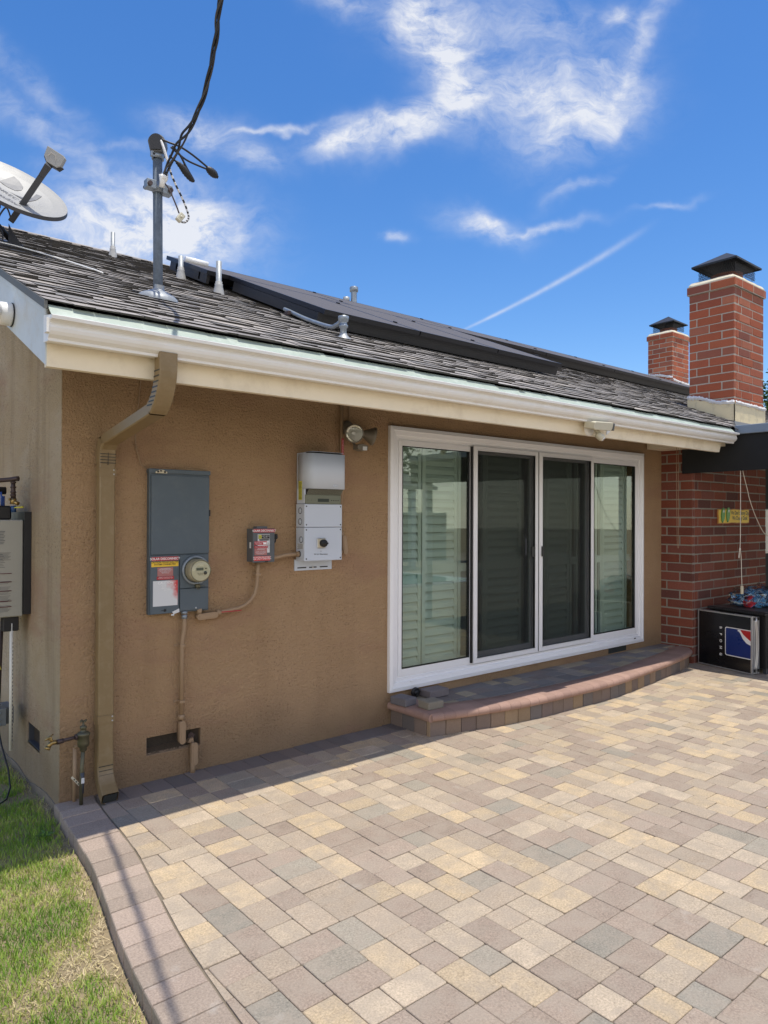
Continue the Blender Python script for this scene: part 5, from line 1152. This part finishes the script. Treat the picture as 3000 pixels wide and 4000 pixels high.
# ------------------------------------------------------------------ roof pipes
def vpipe(x, y, h, rad, lab, boot=True):
    t = T('vent_pipe', lab, 'vent pipe', (x, y, roofz(y)), 'plumbing vent pipes on the roof'); z0 = roofz(y)
    g = MB(); g.lathe([(rad, -.05), (rad, h), (rad*.8, h), (rad*.8, h-.05)], (x, y, z0), n=16); P('pipe', g, M_lead, t)
    g = MB(); g.lathe([(rad*2.1, -.02), (rad*1.8, .03), (rad*1.4, .07), (rad*1.45, .085), (rad*1.15, .09), (rad*1.3, .105), (rad*1.05, .11)], (x, y, z0), n=16, m=0); P('boot', g, M_camw if not boot else mat('pale boot', (.36, .36, .35), .5, var=.2, vs=40), t)
vpipe(1.335, 3.10, .25, .021, 'thin vent pipe on the ridge left of the electrical mast shadow')
vpipe(1.69, 1.47, .285, .024, 'thicker vent pipe standing in front of the solar panels')
vpipe(1.70, 2.28, .215, .024, 'vent pipe half hidden behind the upper left solar panel corner')
for nm, lab in (): pass
cv = T('capped_vent', 'capped metal flue vent rising above the solar panels near the ridge', 'roof vent', (4.57, 3.3, 4.3))
g = MB(); g.lathe([(.040, -.1), (.040, .30)], (4.57, 3.3, 4.30), n=20); P('flue', g, M_galv2, cv)
g = MB(); g.lathe([(.045, .285), (.056, .29), (.057, .345), (.050, .352), (0, .354)], (4.57, 3.3, 4.30), n=20); P('cap', g, M_galv2, cv)
cv2 = T('short_flue', 'short pale flue stub beside the capped metal vent', 'roof vent', (4.50, 3.36, 4.3))
g = MB(); g.lathe([(.034, -.1), (.034, .10), (.044, .105), (.044, .165), (0, .17)], (4.475, 3.34, 4.34), n=18); P('stub', g, M_lead, cv2)
g = MB(); g.tube([RP(1.86, 3.78, .17), RP(2.09, 3.74, .17)], .032, 16); tag(P('white_tube', g, M_camw), 'short white tube lying on the upper left solar panel', 'tube')
# roof conduit
rc = T('roof_conduit', 'grey metal conduit with weatherproof elbow running to the solar panels', 'conduit', (1.94, 0, 2.92))
z_ = roofz(-.02)
g = MB(); g.lathe([(.060, -.01), (.05, .006), (.030, .026), (.026, .04)], (1.937, -.02, z_), n=20); P('base_flashing', g, M_lead, rc)
g = MB(); g.lathe([(.024, .04), (.024, .08), (.034, .085), (.034, .10), (.026, .105), (.026, .125), (.036, .13), (.040, .15), (.040, .165), (0, .167)], (1.937, -.02, z_), n=16); P('outlet_fitting', g, M_galv2, rc)
g = MB(); g.tube(spl([(1.93, -.0, z_+.135), (1.925, .06, z_+.115), (1.93, .15, z_+.125), (1.96, .5, z_+.26), (1.985, .80, z_+.395), (1.99, .87, z_+.425), (2.03, .91, z_+.44), (2.10, .90, z_+.42), (2.16, .86, z_+.39)], 6), .0155, 10); P('pipe', g, M_galv2, rc)
g = MB(); g.bbox(1.94, 2.06, .74, .80, roofz(.77)+.01, roofz(.77)+.045, .004); P('support_block', g, M_iron, rc)
# ------------------------------------------------------------------ solar panels
arr = T('solar_array', 'array of black solar panels in two stepped rows on the shingle roof', 'solar array', RP(2, 2))
def solar(x0, x1, s0, s1, lab, h=.115, th=.038):
    def R(p): return RP(p.x, p.y, p.z)
    g = MB()
    for a in ((x0, x1, s0, s0+.022), (x0, x1, s1-.022, s1), (x0, x0+.022, s0+.022, s1-.022), (x1-.022, x1, s0+.022, s1-.022)): g.box(*a, h, h+th, T=R)
    t = P('solar_panel', g, M_solfr, arr)
    g = MB(); g.box(x0+.022, x1-.022, s0+.022, s1-.022, h+th-.004, h+th-.001, T=R); P('glass', g, M_solar, t)
    g = MB()
    for q in (.22, .78): s_ = s0+(s1-s0)*q; g.box(x0+.03, x1-.03, s_-.018, s_+.018, .045, h-.001, T=R)
    P('rail', g, M_rail, t)
    g = MB()
    for q in (.22, .78): s_ = s0+(s1-s0)*q; g.bbox(x1-.006, x1+.018, s_-.02, s_+.02, h+th-.006, h+th+.011, .002, T=R)
    P('clamp', g, M_black, t)
def S_(y): return (y-ye)/cos(TH)
a0 = S_(.36); lw1 = 1.69
ordn = ['first', 'second', 'third', 'fourth', 'fifth', 'sixth', 'seventh', 'eighth', 'ninth']
for k in range(3): solar(2.0+k*1.012, 2.0+k*1.012+1.0, a0, a0+lw1, ordn[k]+' black solar panel from the left in the lowest row above the gutter')
b0 = S_(1.92)
xs = 1.77
for k in range(6): solar(xs+k*1.682, xs+k*1.682+1.67, b0, b0+1.0, ordn[k]+' black solar panel from the left in the upper row near the ridge')
g = MB()
def Rp(p): return RP(p.x, p.y, p.z)
g.box(1.98, 5.04, a0+.05, a0+.075, .02, .112, T=Rp); g.box(2.0, 2.03, a0+.1, a0+lw1-.1, .03, .112, T=Rp); g.box(5.1, 11.8, b0+.05, b0+.075, .02, .112, T=Rp); g.box(1.80, 1.83, b0+.05, b0+.95, .03, .112, T=Rp)
P('mounting_skirt', g, M_rail, arr)
# ------------------------------------------------------------------ dish
dish = T('satellite_dish', 'pale grey oval satellite dish with dark arm on the left of the roof', 'satellite dish', (.10, 1.76, 3.62))
dpt = V((.16, 1.60, 3.6)); dep = (dpt-CP).dot(f)
def scr(px, py, d):  # helper: world point used once to lay the dish out at its measured place
    return CP+(f+rr*((px-1500)/2782.1)-uu*((py-2000)/2782.1))*d
a_ = (rr*.84-uu*.54).normalized(); sb_ = (rr*.54+uu*.84).normalized(); al = radians(55)
nn_ = (-f*cos(al)+sb_*sin(al)); b_ax = (sb_*cos(al)+f*sin(al)); nn_.normalize(); b_ax.normalize()
dc_ = V((-.083, 1.555, 3.972))+rr*.165+uu*.01
g = MB(); N = 56; A_, B_ = .425, .285
rings = []
for q in (0.0, .25, .5, .75, .93, 1.0):
    rings.append([dc_+a_*cos(2*pi*k/N)*A_*q+b_ax*sin(2*pi*k/N)*B_*q+nn_*(.055*q*q-.055) for k in range(N)])
for R0, R1 in zip(rings, rings[1:]): g.idx(R0+R1, [(k, (k+1) % N, N+(k+1) % N, N+k) for k in range(N)], 0, .5, True)
g2 = MB(); rim = [p-nn_*.028+(p-dc_)*.012 for p in rings[-1]]; back = [dc_+(p-dc_)*.9-nn_*.035 for p in rings[3]]
g2.idx(rings[-1]+rim, [(k, (k+1) % N, N+(k+1) % N, N+k) for k in range(N)], 0, .5, True); g2.idx([p-nn_*.004 for p in rings[-1]]+back, [(k, (k+1) % N, N+(k+1) % N, N+k) for k in range(N)], 0, .5, True); g2.idx(back, [tuple(range(N))], 0)
refl = P('reflector', g, M_grey, dish, fix=False); P('rim', g2, M_dgrey, dish, fix=False)
def dp(u, v, lift=.003):  # point on the dish face
    q2 = (u/A_)**2+(v/B_)**2; return dc_+a_*u+b_ax*v+nn_*(.055*q2-.055+lift)
def dfill(poly, m, nm):
    g = MB(); cu_ = sum(p[0] for p in poly)/len(poly); cv_ = sum(p[1] for p in poly)/len(poly)
    for k in range(len(poly)):
        p, q = poly[k], poly[(k+1) % len(poly)]; g.face([dp(cu_, cv_), dp(*p), dp(*q)])
    P(nm, g, m, refl, fix=False)
ox, oy = -.055, .105
dfill([(ox-.075, oy-.070), (ox-.075, oy+.075), (ox-.02, oy+.066), (ox+.045, oy+.035), (ox+.068, oy-.01), (ox+.05, oy-.052), (ox-.0, oy-.070)], M_lgrey, 'emblem')
lune = [(ox+.035, oy-.105+.0), (ox+.10, oy-.098), (ox+.15, oy-.07), (ox+.168, oy-.02), (ox+.15, oy+.045), (ox+.19, oy+.055), (ox+.205, oy-.02), (ox+.20, oy-.105)]
for tri in ((0, 1, 7), (1, 2, 7), (2, 3, 7), (3, 6, 7), (3, 5, 6), (3, 4, 5)):
    g = MB(); g.face([dp(*lune[i]) for i in tri]); P('emblem', g, M_lgrey, refl, fix=False)
def dtext(s, size, u, v, sx=1, shear=0, bold=0):
    o = text(s, size, (0, 0, 0), (1, 0, 0), (0, 1, 0), M_lgrey, refl, sx=sx, shear=shear, bold=bold)
    for vt in o.data.vertices: vt.co = dp(u+vt.co.x, v+vt.co.y, .004)
dtext('DIRECTV', .048, .05, -.045, sx=1.45); dtext('Slimline', .075, .05, -.135, sx=1.25, shear=.35)
arm0 = dc_-b_ax*(B_+.02)+a_*.10-nn_*.03
lnb = V((.137, 1.30, 4.145))
lnb = CP+(f+rr*((195-1500)/2782.1)-uu*((640-2000)/2782.1))*4.95
arm0 = CP+(f+rr*((45-1500)/2782.1)-uu*((862-2000)/2782.1))*5.18
dirn = (lnb-arm0).normalized(); sd_ = dirn.cross(nn_).normalized(); up_ = sd_.cross(dirn)
def bar(mb, a, b_, wa, wb, ha, hb_, m=0):
    p = [a+sd_*wa*i+up_*ha*j for i, j in ((-1, -1), (1, -1), (1, 1), (-1, 1))]+[b_+sd_*wb*i+up_*hb_*j for i, j in ((-1, -1), (1, -1), (1, 1), (-1, 1))]
    mb.idx(p, [(0, 1, 2, 3), (4, 5, 6, 7), (0, 1, 5, 4), (1, 2, 6, 5), (2, 3, 7, 6), (3, 0, 4, 7)], m)
g = MB(); mid = arm0.lerp(lnb, .80); bar(g, arm0, mid, .026, .024, .02, .02); bar(g, mid, lnb, .024, .044, .02, .024); P('feed_arm', g, M_dgrey, dish, bev=.003)
lc = CP+(f+rr*((203-1500)/2782.1)-uu*((618-2000)/2782.1))*4.93
hx_ = (rr*.83-uu*.55).normalized(); hy_ = (rr*.35+uu*.93).normalized(); hn = hx_.cross(hy_).normalized()
g = MB(); g.prism([(-.062, -.010), (-.062, .058), (.070, .060), (.086, .05), (.078, -.012), (.052, -.038), (-.030, -.042)], lc, hx_, hy_, -hn, .03); P('feed_horn', g, M_grey, dish, bev=.003)
g = MB(); g.prism([(-.066, -.018), (-.062, .0), (.078, -.010), (.055, -.045), (-.032, -.050)], lc-hn*.012, hx_, hy_, -hn, .04); P('horn_back', g, M_black, dish)
g = MB(); g.prism([(-.035, .0), (-.02, .035), (.02, .035), (.038, .0), (.03, .0), (.015, .026), (-.015, .026), (-.028, .0)], lc+hn*.0005, hx_, hy_, hn, .0015); P('horn_mark', g, mat('worn mark', (.40, .38, .35), .6), dish)
bp = RP(.16, S_(1.74), .01)
g = MB(); g.tube([bp+V((-.03, 0, 0)), V((-.03, 1.74, 3.82)), V((-.05, 1.66, 3.87))], .022, 12); g.bbox(-.10, .0, 1.56, 1.70, 3.84, 3.92, .005); P('mast_bracket', g, M_blackm, dish)
g = MB(); g.prism([(-.07, -.09), (.07, -.09), (.06, .10), (.0, .12), (-.06, .10)], RP(.11, S_(1.76), .012), (1, 0, 0), V((0, cos(TH), sin(TH))), V((0, -sin(TH), cos(TH))), .008); g.prism([(-.02, 0), (.07, 0), (.0, .10), (-.02, .14)], RP(.10, S_(1.70), .02), (1, 0, 0), (0, 0, 1), (0, 1, 0), .006); P('foot', g, M_dgrey, dish)
g = MB(); g.tube(spl([tuple(arm0), (.02, 1.5, 3.83), (-.02, 1.6, 3.74), (.03, 1.66, 3.70), (.04, 1.70, 3.62)], 6), .006, 8); P('coax_cable', g, M_dgrey, dish)
g = MB(); g.tube(spl([RP(-.20, S_(1.5), .022), RP(.06, S_(1.48), .022), RP(.20, S_(1.36), .022), RP(.33, S_(1.2), .022), RP(.42, S_(1.02), .022), RP(.46, S_(.9), .024), RP(.50, S_(.86), .018)], 6), .0052, 8); tag(P('roof_cable', g, M_camw), 'white coax cable lying across the shingles below the dish', 'cable')
# ------------------------------------------------------------------ patio cover on the right
pc = T('patio_cover', 'dark patio cover with slate grey metal edge on the right', 'patio cover', (6.42, -2, 0))
g = MB(); g.box(6.40, 12.5, -4.2, -.86, 2.50, 2.54); P('roof_sheet', g, M_blackm, pc)
g = MB(); g.prism([(-.86, 2.475), (-4.2, 2.475), (-4.2, 2.565), (-.86, 2.565)], (6.385, 0, 0), (0, 1, 0), (0, 0, 1), (1, 0, 0), .04)
P('edge_trim', g, M_cap, pc, bev=.006)
g = MB(); g.prism([(-.275, 2.47), (-.275, 2.09), (-4.2, 2.13), (-4.2, 2.474)], (6.42, 0, 0), (0, 1, 0), (0, 0, 1), (1, 0, 0), .012)
P('side_shade', g, M_valf, pc)
for (x, y) in ((6.6, -4.0), (9.4, -4.0), (12.2, -4.0)): g = MB(); g.bbox(x-.06, x+.06, y-.06, y+.06, 0, 2.5, .006); P('post', g, M_camw, pc)
g = MB(); g.prism([(0, 0), (.82, 0), (.82, .09), (.02, .09)], (6.62, -.78, 2.565), (1, 0, 0), (0, .35, .93), (0, 1, 0), .01); P('roof_flashing', g, mat('grey flashing', (.16, .16, .15), .5), pc)
g = MB(); g.tube([(6.30, -.84, 2.54), (6.36, -.86, 2.555), (6.33, -.92, 2.51)], .006, 6); P('flashing_tab', g, M_dgrey, pc)
# bead chain
g = MB(); g.tube(spl([(5.966, -.45, 2.36), (5.968, -.45, 1.9), (5.980, -.45, 1.40), (5.990, -.45, 1.31), (6.000, -.45, 1.285), (6.012, -.45, 1.31), (6.010, -.45, 1.5), (6.004, -.45, 2.0), (6.002, -.45, 2.36)], 8), .0022, 6)
bc = T('bead_chain', 'thin looped shade chain hanging beside the brick corner under the eave', 'shade chain', (5.99, -.45, 1.28)); P('chain', g, M_cond, bc); g = MB(); g.bbox(5.95, 6.02, -.47, -.43, 2.355, 2.385, .003); P('chain_bracket', g, M_iron, bc)
# cords
cd_ = T('hanging_cord', 'pale knotted cord hanging from the black shade down to the wicker box', 'cord', (6.43, -.9, .85))
g = MB(); g.tube(spl([(6.434, -.9, 2.12), (6.436, -.9, 1.8), (6.433, -.9, 1.45), (6.428, -.9, 1.32), (6.417, -.9, 1.27), (6.440, -.9, 1.24), (6.455, -.9, 1.15), (6.462, -.9, 1.0), (6.470, -.9, .90)], 8), .0042, 8); P('cord', g, M_cord, cd_)
g = MB(); g.lathe([(0, -.02), (.008, -.015), (.011, 0), (.008, .015), (0, .02)], (6.422, -.9, 1.275), (.2, 0, 1), 8); g.tube(spl([(6.43, -.9, 1.285), (6.405, -.9, 1.24), (6.395, -.9, 1.20), (6.405, -.9, 1.19), (6.415, -.9, 1.24)], 4), .0042, 6); P('knot', g, M_cord, cd_)
g = MB(); g.bbox(6.458, 6.485, -.912, -.888, .81, .895, .004); P('cord_end', g, M_tan, cd_)
g = MB(); g.tube(spl([(6.478, -.9, 2.12), (6.54, -.9, 2.0), (6.60, -.9, 1.90), (6.66, -.9, 1.79), (6.80, -.9, 1.62), (6.98, -.9, 1.46), (7.1, -.9, 1.41)], 8), .0042, 8); tag(P('slack_cord', g, M_cord), 'pale slack cord running off to the right from under the shade', 'cord')
# ------------------------------------------------------------------ sign on bricks
sg = T('wall_sign', 'yellow novelty sign with green flip flops on the brick chimney breast', 'sign', (7.45, -.375, 1.62))
ys_ = -.384; pl = []; random.seed(4)
X0_, X1_, Z0_, Z1_ = 7.045, 7.855, 1.540, 1.708
for k in range(16): pl.append((X0_+(X1_-X0_)*k/15, Z0_+random.uniform(-.004, .004)))
pl += [(X1_+.006, Z0_+.05), (X1_-.004, Z0_+.10), (X1_+.004, Z1_-.01)]
for k in range(16): pl.append((X1_-(X1_-X0_)*k/15, Z1_+random.uniform(-.006, .006)))
pl += [(X0_-.008, Z1_-.05), (X0_+.006, Z0_+.05)]
g = MB(); g.prism(pl, (0, ys_, 0), (1, 0, 0), (0, 0, 1), (0, 1, 0), .012); P('board', g, mat('orange board edge', (.50, .22, .05), .6), sg)
g = MB(); cx_, cz_ = 7.45, 1.624; g.prism([(cx_+(a-cx_)*.965, cz_+(b_-cz_)*.88) for a, b_ in pl], (0, ys_-.0015, 0), (1, 0, 0), (0, 0, 1), (0, 1, 0), .001); P('yellow_face', g, mat('sign yellow', (.88, .62, .07), .6, var=.25, vs=14), sg)
def flop(cx, cz, nm):
    pl = []
    for k in range(24):
        a = 2*pi*k/24; rx = .046*(1+.18*sin(a)); pl.append((cx+cos(a)*rx+.12*sin(a)*.1, cz+sin(a)*.088))
    g = MB(); g.prism(pl, (0, ys_-.008, 0), (1, 0, 0), (0, 0, 1), (0, 1, 0), .006); o = P('flip_flop', g, mat('leaf green', (.05, .22, .03), .5), sg)
    g = MB(); g.prism([(cx+(a-cx)*.8, cz+(b_-cz)*.88) for a, b_ in pl], (0, ys_-.009, 0), (1, 0, 0), (0, 0, 1), (0, 1, 0), .001); P('sole', g, mat('light green', (.14, .36, .07), .5), o)
    g = MB(); star = [(cx+.01+cos(pi/2+k*pi/5)*(.022 if k % 2 == 0 else .009), cz+.045+sin(pi/2+k*pi/5)*(.022 if k % 2 == 0 else .009)) for k in range(10)]
    g.prism(star, (0, ys_-.0105, 0), (1, 0, 0), (0, 0, 1), (0, 1, 0), .001); P('star', g, M_white, o)
flop(7.155, 1.635, 'l'); flop(7.285, 1.640, 'r')
text("We Don't Skinny Dip\nWe Chunky Dunk", .066, (7.60, ys_-.003, 1.632), XX, ZZ, M_ink, sg, bold=.012, sx=.82)
# ------------------------------------------------------------------ folded game table
ft = T('folded_table', 'folded black beer pong table with aluminium edges leaning at the wicker box', 'folding table', (6.44, -.72, 0))
c00 = V((6.527, -.404, .0)); c10 = V((6.363, -1.044, 0)); hx2 = (c10-c00).normalized(); LT = (c10-c00).length; nt_ = V((hx2.y, -hx2.x, 0))
if nt_.x > 0: nt_ = -nt_      # faces -X, toward the camera
def TT(p): return c00+hx2*p.x+nt_*p.y+V((0, 0, p.z))
HT = .598
g = MB(); g.box(.012, LT-.012, -.022, -.002, .02, HT-.012, T=TT); brd = P('board', g, mat('glossy black board', (.008, .008, .010), .25), ft)
g = MB()
for a in ((0, .012, -.026, .0, .008, HT), (LT-.012, LT, -.026, .0, .008, HT), (.012, LT-.012, -.026, .0, .008, .02), (.012, LT-.012, -.026, .0, HT-.012, HT)): g.box(*a, T=TT)
g.box(0, LT, -.05, -.028, HT-.018, HT-.004, T=TT)
for d0 in (-.055, -.085, -.115): g.box(LT-.012, LT, d0, d0+.022, .012, HT-.008, T=TT); g.box(0, .012, d0, d0+.022, .012, HT-.008, T=TT); g.box(.012, LT-.012, d0, d0+.02, HT-.02, HT-.008, T=TT)
P('aluminium_edge', g, M_metal, ft)
g = MB()
g.tube([TT(V((LT+.002, -.052-.02*sin(pi*k/16), .05+(HT-.08)*k/16))) for k in range(17)], .008, 8)
g.tube([TT(V((LT+.004, -.062-.028*sin(pi*k/16), .04+(HT-.06)*k/16))) for k in range(17)], .008, 8); P('folded_leg', g, M_metal, ft)
g = MB()
for z in (.03, HT-.04): g.box(LT-.002, LT+.010, -.045, -.028, z, z+.03, T=TT); g.box(LT-.002, LT+.010, -.108, -.09, z, z+.03, T=TT)
g.box(.26, .42, -.05, -.03, HT-.01, HT+.006, T=TT)
P('corner_bracket', g, M_black, ft)
# printed emblem, turned on its side: u along the board, w up
lz0, lz1, lu0 = .155, .455, .345
def LP(poly, d, m, nm='emblem'):
    g = MB(); g.idx([TT(V((u, d, z))) for u, z in poly], [tuple(range(len(poly)))], 0); return P(nm, g, m, brd, fix=False)
ue = LT-.013
def rrect(u0, z0, z1, r_):
    p = [(ue, z0)]+[(u0+r_-r_*sin(a*pi/12), z0+r_-r_*cos(a*pi/12)) for a in range(7)]+[(u0+r_-r_*cos(a*pi/12), z1-r_+r_*sin(a*pi/12)) for a in range(7)]+[(ue, z1)]; return p
LP(rrect(lu0, lz0, lz1, .022), -.0010, M_white); LP(rrect(lu0+.009, lz0+.009, lz1-.009, .015), -.0004, mat('navy print', (.010, .028, .16), .3))
LP([(ue, .300), (ue, .352), (ue-.045, .375), (ue-.085, .405), (ue-.105, .428), (ue-.118, lz1-.012), (ue-.150, lz1-.014), (ue-.150, lz1-.028), (ue-.135, lz1-.030), (ue-.118, .405), (ue-.09, .355), (ue-.05, .318)], .0004, M_white)
LP([(ue, .345), (ue, lz1-.009), (ue-.118, lz1-.009), (ue-.108, .430), (ue-.085, .402), (ue-.045, .372)], .0010, mat('red print', (.45, .02, .02), .3))
for k, ch in enumerate('BPONG'):
    p = TT(V((.293, .0015, .437-k*.0705))); text(ch, .040, p, (0, 0, -1), hx2, M_white, brd, bold=.03)
# ------------------------------------------------------------------ wicker box
wb = T('wicker_box', 'dark woven wicker storage box against the brick chimney breast', 'storage box', (7, -.75, 0))
nb = -nt_
def WW(p): return c00+hx2*p.x+nb*p.y+V((0, 0, p.z))
g = MB(); g.box(.03, LT+.04, .155, .83, .06, .60, T=WW); body = P('body', g, M_wick, wb)
g = MB()
for k in range(58):
    z = .068+k*.0091
    for j in range(22):
        y = .155+j*.0306; o = .004 if (j+k) % 2 else .0015; g.box(LT+.04, LT+.04+o, y+.001, y+.0298, z, z+.0078, T=WW)
    for j in range(20):
        x = .035+j*.0335; o = .004 if (j+k) % 2 else .0015; g.box(x, x+.0325, .155-o, .155, z, z+.0078, T=WW)
P('weave', g, M_wick, body)
g = MB(); g.bbox(.01, LT+.06, .130, .85, .600, .632, .008, T=WW)
for k in range(26): x = .015+k*.0255; g.bbox(x, x+.02, .124, .134, .604, .630, .003, T=WW)
P('lid', g, M_wick, wb); g = MB(); g.box(.04, LT+.03, .16, .82, .6325, .636, T=WW); P('lid_panel', g, mat('dark lid', (.07, .06, .06), .5, var=.3), wb)
for (a, b_) in ((.05, .18), (LT-.01, .18), (LT-.01, .78)):
    g = MB(); g.bbox(a, a+.04, b_, b_+.04, 0, .06, .004, T=WW); P('leg', g, M_dgrey, wb)
# ------------------------------------------------------------------ bag of clothes
bg_ = T('plastic_bag', 'clear plastic bag of blue and red patterned fabric on the wicker box', 'bag', (7.05, -.75, .64))
def clothm():
    m = bpy.data.materials.new('printed fabric'); m.use_nodes = True; b = NB(m.node_tree); bs_ = m.node_tree.nodes['Principled BSDF']; bs_.inputs['Roughness'].default_value = .8
    co = b.n('ShaderNodeTexCoord').outputs['Object']
    n1 = b.n('ShaderNodeTexNoise', i_Vector=co, i_Scale=8., i_Detail=3., i_Distortion=1.4).outputs['Fac']
    c = b.ramp(n1, [(0, (.01, .012, .03)), (.40, (.02, .04, .10)), (.44, (.07, .27, .52)), (.50, (.16, .42, .62)), (.53, (.02, .03, .08)), (.57, (.30, .50, .65)), (.61, (.03, .10, .28)), (.66, (.55, .6, .62))], 'CONSTANT')
    sp = b.n('ShaderNodeSeparateXYZ', i_0=co)
    d = b.n('ShaderNodeVectorMath', operation='DISTANCE', i_0=co, i_1=(6.80, -.85, .69)).outputs['Value']
    rf = b.m('MULTIPLY', b.m('LESS_THAN', d, .075), b.m('GREATER_THAN', n1, .47))
    c = b.mix(rf, c, (.55, .03, .05, 1)); b.l(c, bs_.inputs['Base Color']); return m
M_cloth = clothm()
def lump(c, rx, ry, rz, m, nm, parent, amp=.25, fr=9, seed=0, n=26, rot=0):
    g = MB(); Pn = []; rws = n//2
    for i in range(rws+1):
        th = pi*i/rws
        for k in range(n):
            ph = 2*pi*k/n; d = V((sin(th)*cos(ph), sin(th)*sin(ph), cos(th))); q = 1+amp*noise.noise(d*fr*.35+V((seed, 0, 0)))+amp*.6*noise.noise(d*fr+V((0, seed, 0)))
            x, y = d.x*rx*q, d.y*ry*q; z = max(d.z*rz*q, -rz*.55)
            Pn.append(V(c)+V((x*cos(rot)-y*sin(rot), x*sin(rot)+y*cos(rot), z)))
    g.idx(Pn, [(i*n+k, i*n+(k+1) % n, (i+1)*n+(k+1) % n, (i+1)*n+k) for i in range(rws) for k in range(n)], 0, .5, True)
    return P(nm, g, m, parent)
lump((7.08, -.82, .70), .30, .17, .105, M_cloth, 'folded_fabric', bg_, .3, 8, 3, 60, -.15); lump((6.84, -.86, .685), .10, .10, .075, M_cloth, 'rolled_fabric', bg_, .3, 9, 5, 40)
lump((7.0, -.83, .725), .36, .20, .14, M_bagp, 'plastic_film', bg_, .35, 6, 8, 40, -.15)
g = MB(); g.face([(6.68, -.82, .75), (6.82, -.84, .70), (6.86, -.84, .79), (6.70, -.82, .765)]); g.face([(7.2, -.85, .80), (7.42, -.85, .74), (7.30, -.85, .70)]); P('bag_corner', g, M_bagp, bg_, fix=False)
# ------------------------------------------------------------------ far right: neighbour wall items
g = MB(); g.bbox(8.40, 8.75, -.34, -.25, 1.15, 1.72, .01); tag(P('wall_cabinet', g, M_camw), 'pale box at the right edge beyond the brick chimney breast', 'cabinet')
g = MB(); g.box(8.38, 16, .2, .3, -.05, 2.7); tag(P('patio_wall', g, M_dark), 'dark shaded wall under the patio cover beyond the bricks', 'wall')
# ------------------------------------------------------------------ trees and garden
def tree(x, y, z0, hh, rad, lab, cat='tree', n=9000, leaf=.05, palm=False, seed=1, group=None):
    random.seed(seed); t = T('tree' if not palm else 'palm_tree', lab, cat, (x, y, z0), group)
    g = MB(); g.tube([(x, y, z0), (x+.1, y, z0+hh*.35), (x-.05, y+.1, z0+hh*.6)], [.16, .12, .07], 10)
    if not palm:
        for k in range(7): a = k*.9; g.tube([(x, y, z0+hh*(.35+.03*k)), (x+cos(a)*rad*.6, y+sin(a)*rad*.6, z0+hh*(.55+.04*k))], [.06, .02], 6)
    P('trunk', g, M_bark, t)
    g = MB()
    if palm:
        for k in range(26):
            a = k*2.4; e = .9-.06*k; c0 = V((x, y, z0+hh*.6)); pth = []
            for q in range(9): u = q/8; pth.append(c0+V((cos(a)*rad*u, sin(a)*rad*u, rad*(e*u-.9*u*u))))
            for p, q in zip(pth, pth[1:]):
                dd = (q-p); s_ = V((-sin(a), cos(a), 0))
                for sg_ in (-1, 1):
                    for w_ in (0, .5): b0 = p+dd*w_; g.face([b0, b0+dd*.18, b0+s_*sg_*rad*.22+dd*.8-V((0, 0, .12))])
    else:
        cl_ = [(V((random.gauss(0, .5), random.gauss(0, .5), random.gauss(.1, .42))), random.uniform(.18, .42)) for _ in range(34)]
        for k in range(n):
            c, r_ = random.choice(cl_); d = V((random.gauss(0, 1), random.gauss(0, 1), random.gauss(0, 1))).normalized()*r_*random.uniform(.6, 1.05)
            p = V((x, y, z0+hh*.64))+V(((c.x+d.x)*rad, (c.y+d.y)*rad, (c.z+d.z)*hh*.42)); l = leaf*random.uniform(.6, 1.4)
            a = V((random.gauss(0, 1), random.gauss(0, 1), random.gauss(0, .6))).normalized(); b_ = a.cross(V((random.gauss(0, 1), random.gauss(0, 1), 1))).normalized()
            g.face([p-a*l, p+b_*l*.5, p+a*l, p-b_*l*.5])
    P('crown', g, M_leaf, t, fix=False)
tree(19.5, 2.6, 0, 6.0, 1.9, 'bushy green tree behind the near chimney at the right edge', n=9000, leaf=.07, seed=3)
tree(24, 4.2, 0, 9.0, 2.2, 'dark palm tree above the bushy tree at the right edge', palm=True, seed=4)
gp = T('opposite_porch', 'white posted porch with cream wall across the garden, mirrored in the glass door', 'porch', (8, -13.6, 0))
g = MB(); g.box(2.5, 14, -14.4, -14.2, -.05, 2.6); P('wall', g, M_cream, gp)
g = MB(); g.prism([(-11.9, 2.45), (-14.6, 3.3), (-14.6, 3.4), (-11.9, 2.55)], (2.0, 0, 0), (0, 1, 0), (0, 0, 1), (1, 0, 0), 12.5); P('roof', g, M_shing, gp)
for x in (2.4, 5.2, 8.0, 10.8, 13.6): g = MB(); g.bbox(x-.09, x+.09, -12.2, -12.02, -.05, 2.5, .01); P('post', g, M_camw, gp)
# garden behind the camera, which the glass door mirrors
fn = T('garden_fence', 'long wooden garden fence reflected in the glass door', 'fence', (6, -15, 0))
g = MB()
for k in range(120): x = -6+k*.2; g.box(x, x+.19, -15.02, -15, -.05, 1.75+.01*(k % 3), r=random.random())
P('boards', g, M_wood, fn)
for i, (x, y, h, r_) in enumerate(((1, -17, 6, 2.4), (6, -17.5, 7, 2.8), (11, -17, 5.5, 2.5), (16, -18, 7, 3))): tree(x, y, 0, h, r_, ('low round', 'tall broad', 'wide leafy', 'far right tall')[i]+' garden tree behind the wooden fence', n=4500, leaf=.13, seed=20+i, group='garden trees behind the fence')
g = MB(); g.box(4.2, 12.5, -11.5, -8.0, -.055, .012); g2 = MB(); g2.box(4.5, 12.2, -11.2, -8.3, .013, .016)
st_(P('pool_coping', g, M_whitel)); st_(P('pool_water', g2, mat('pool water', (.04, .32, .36), .05)))
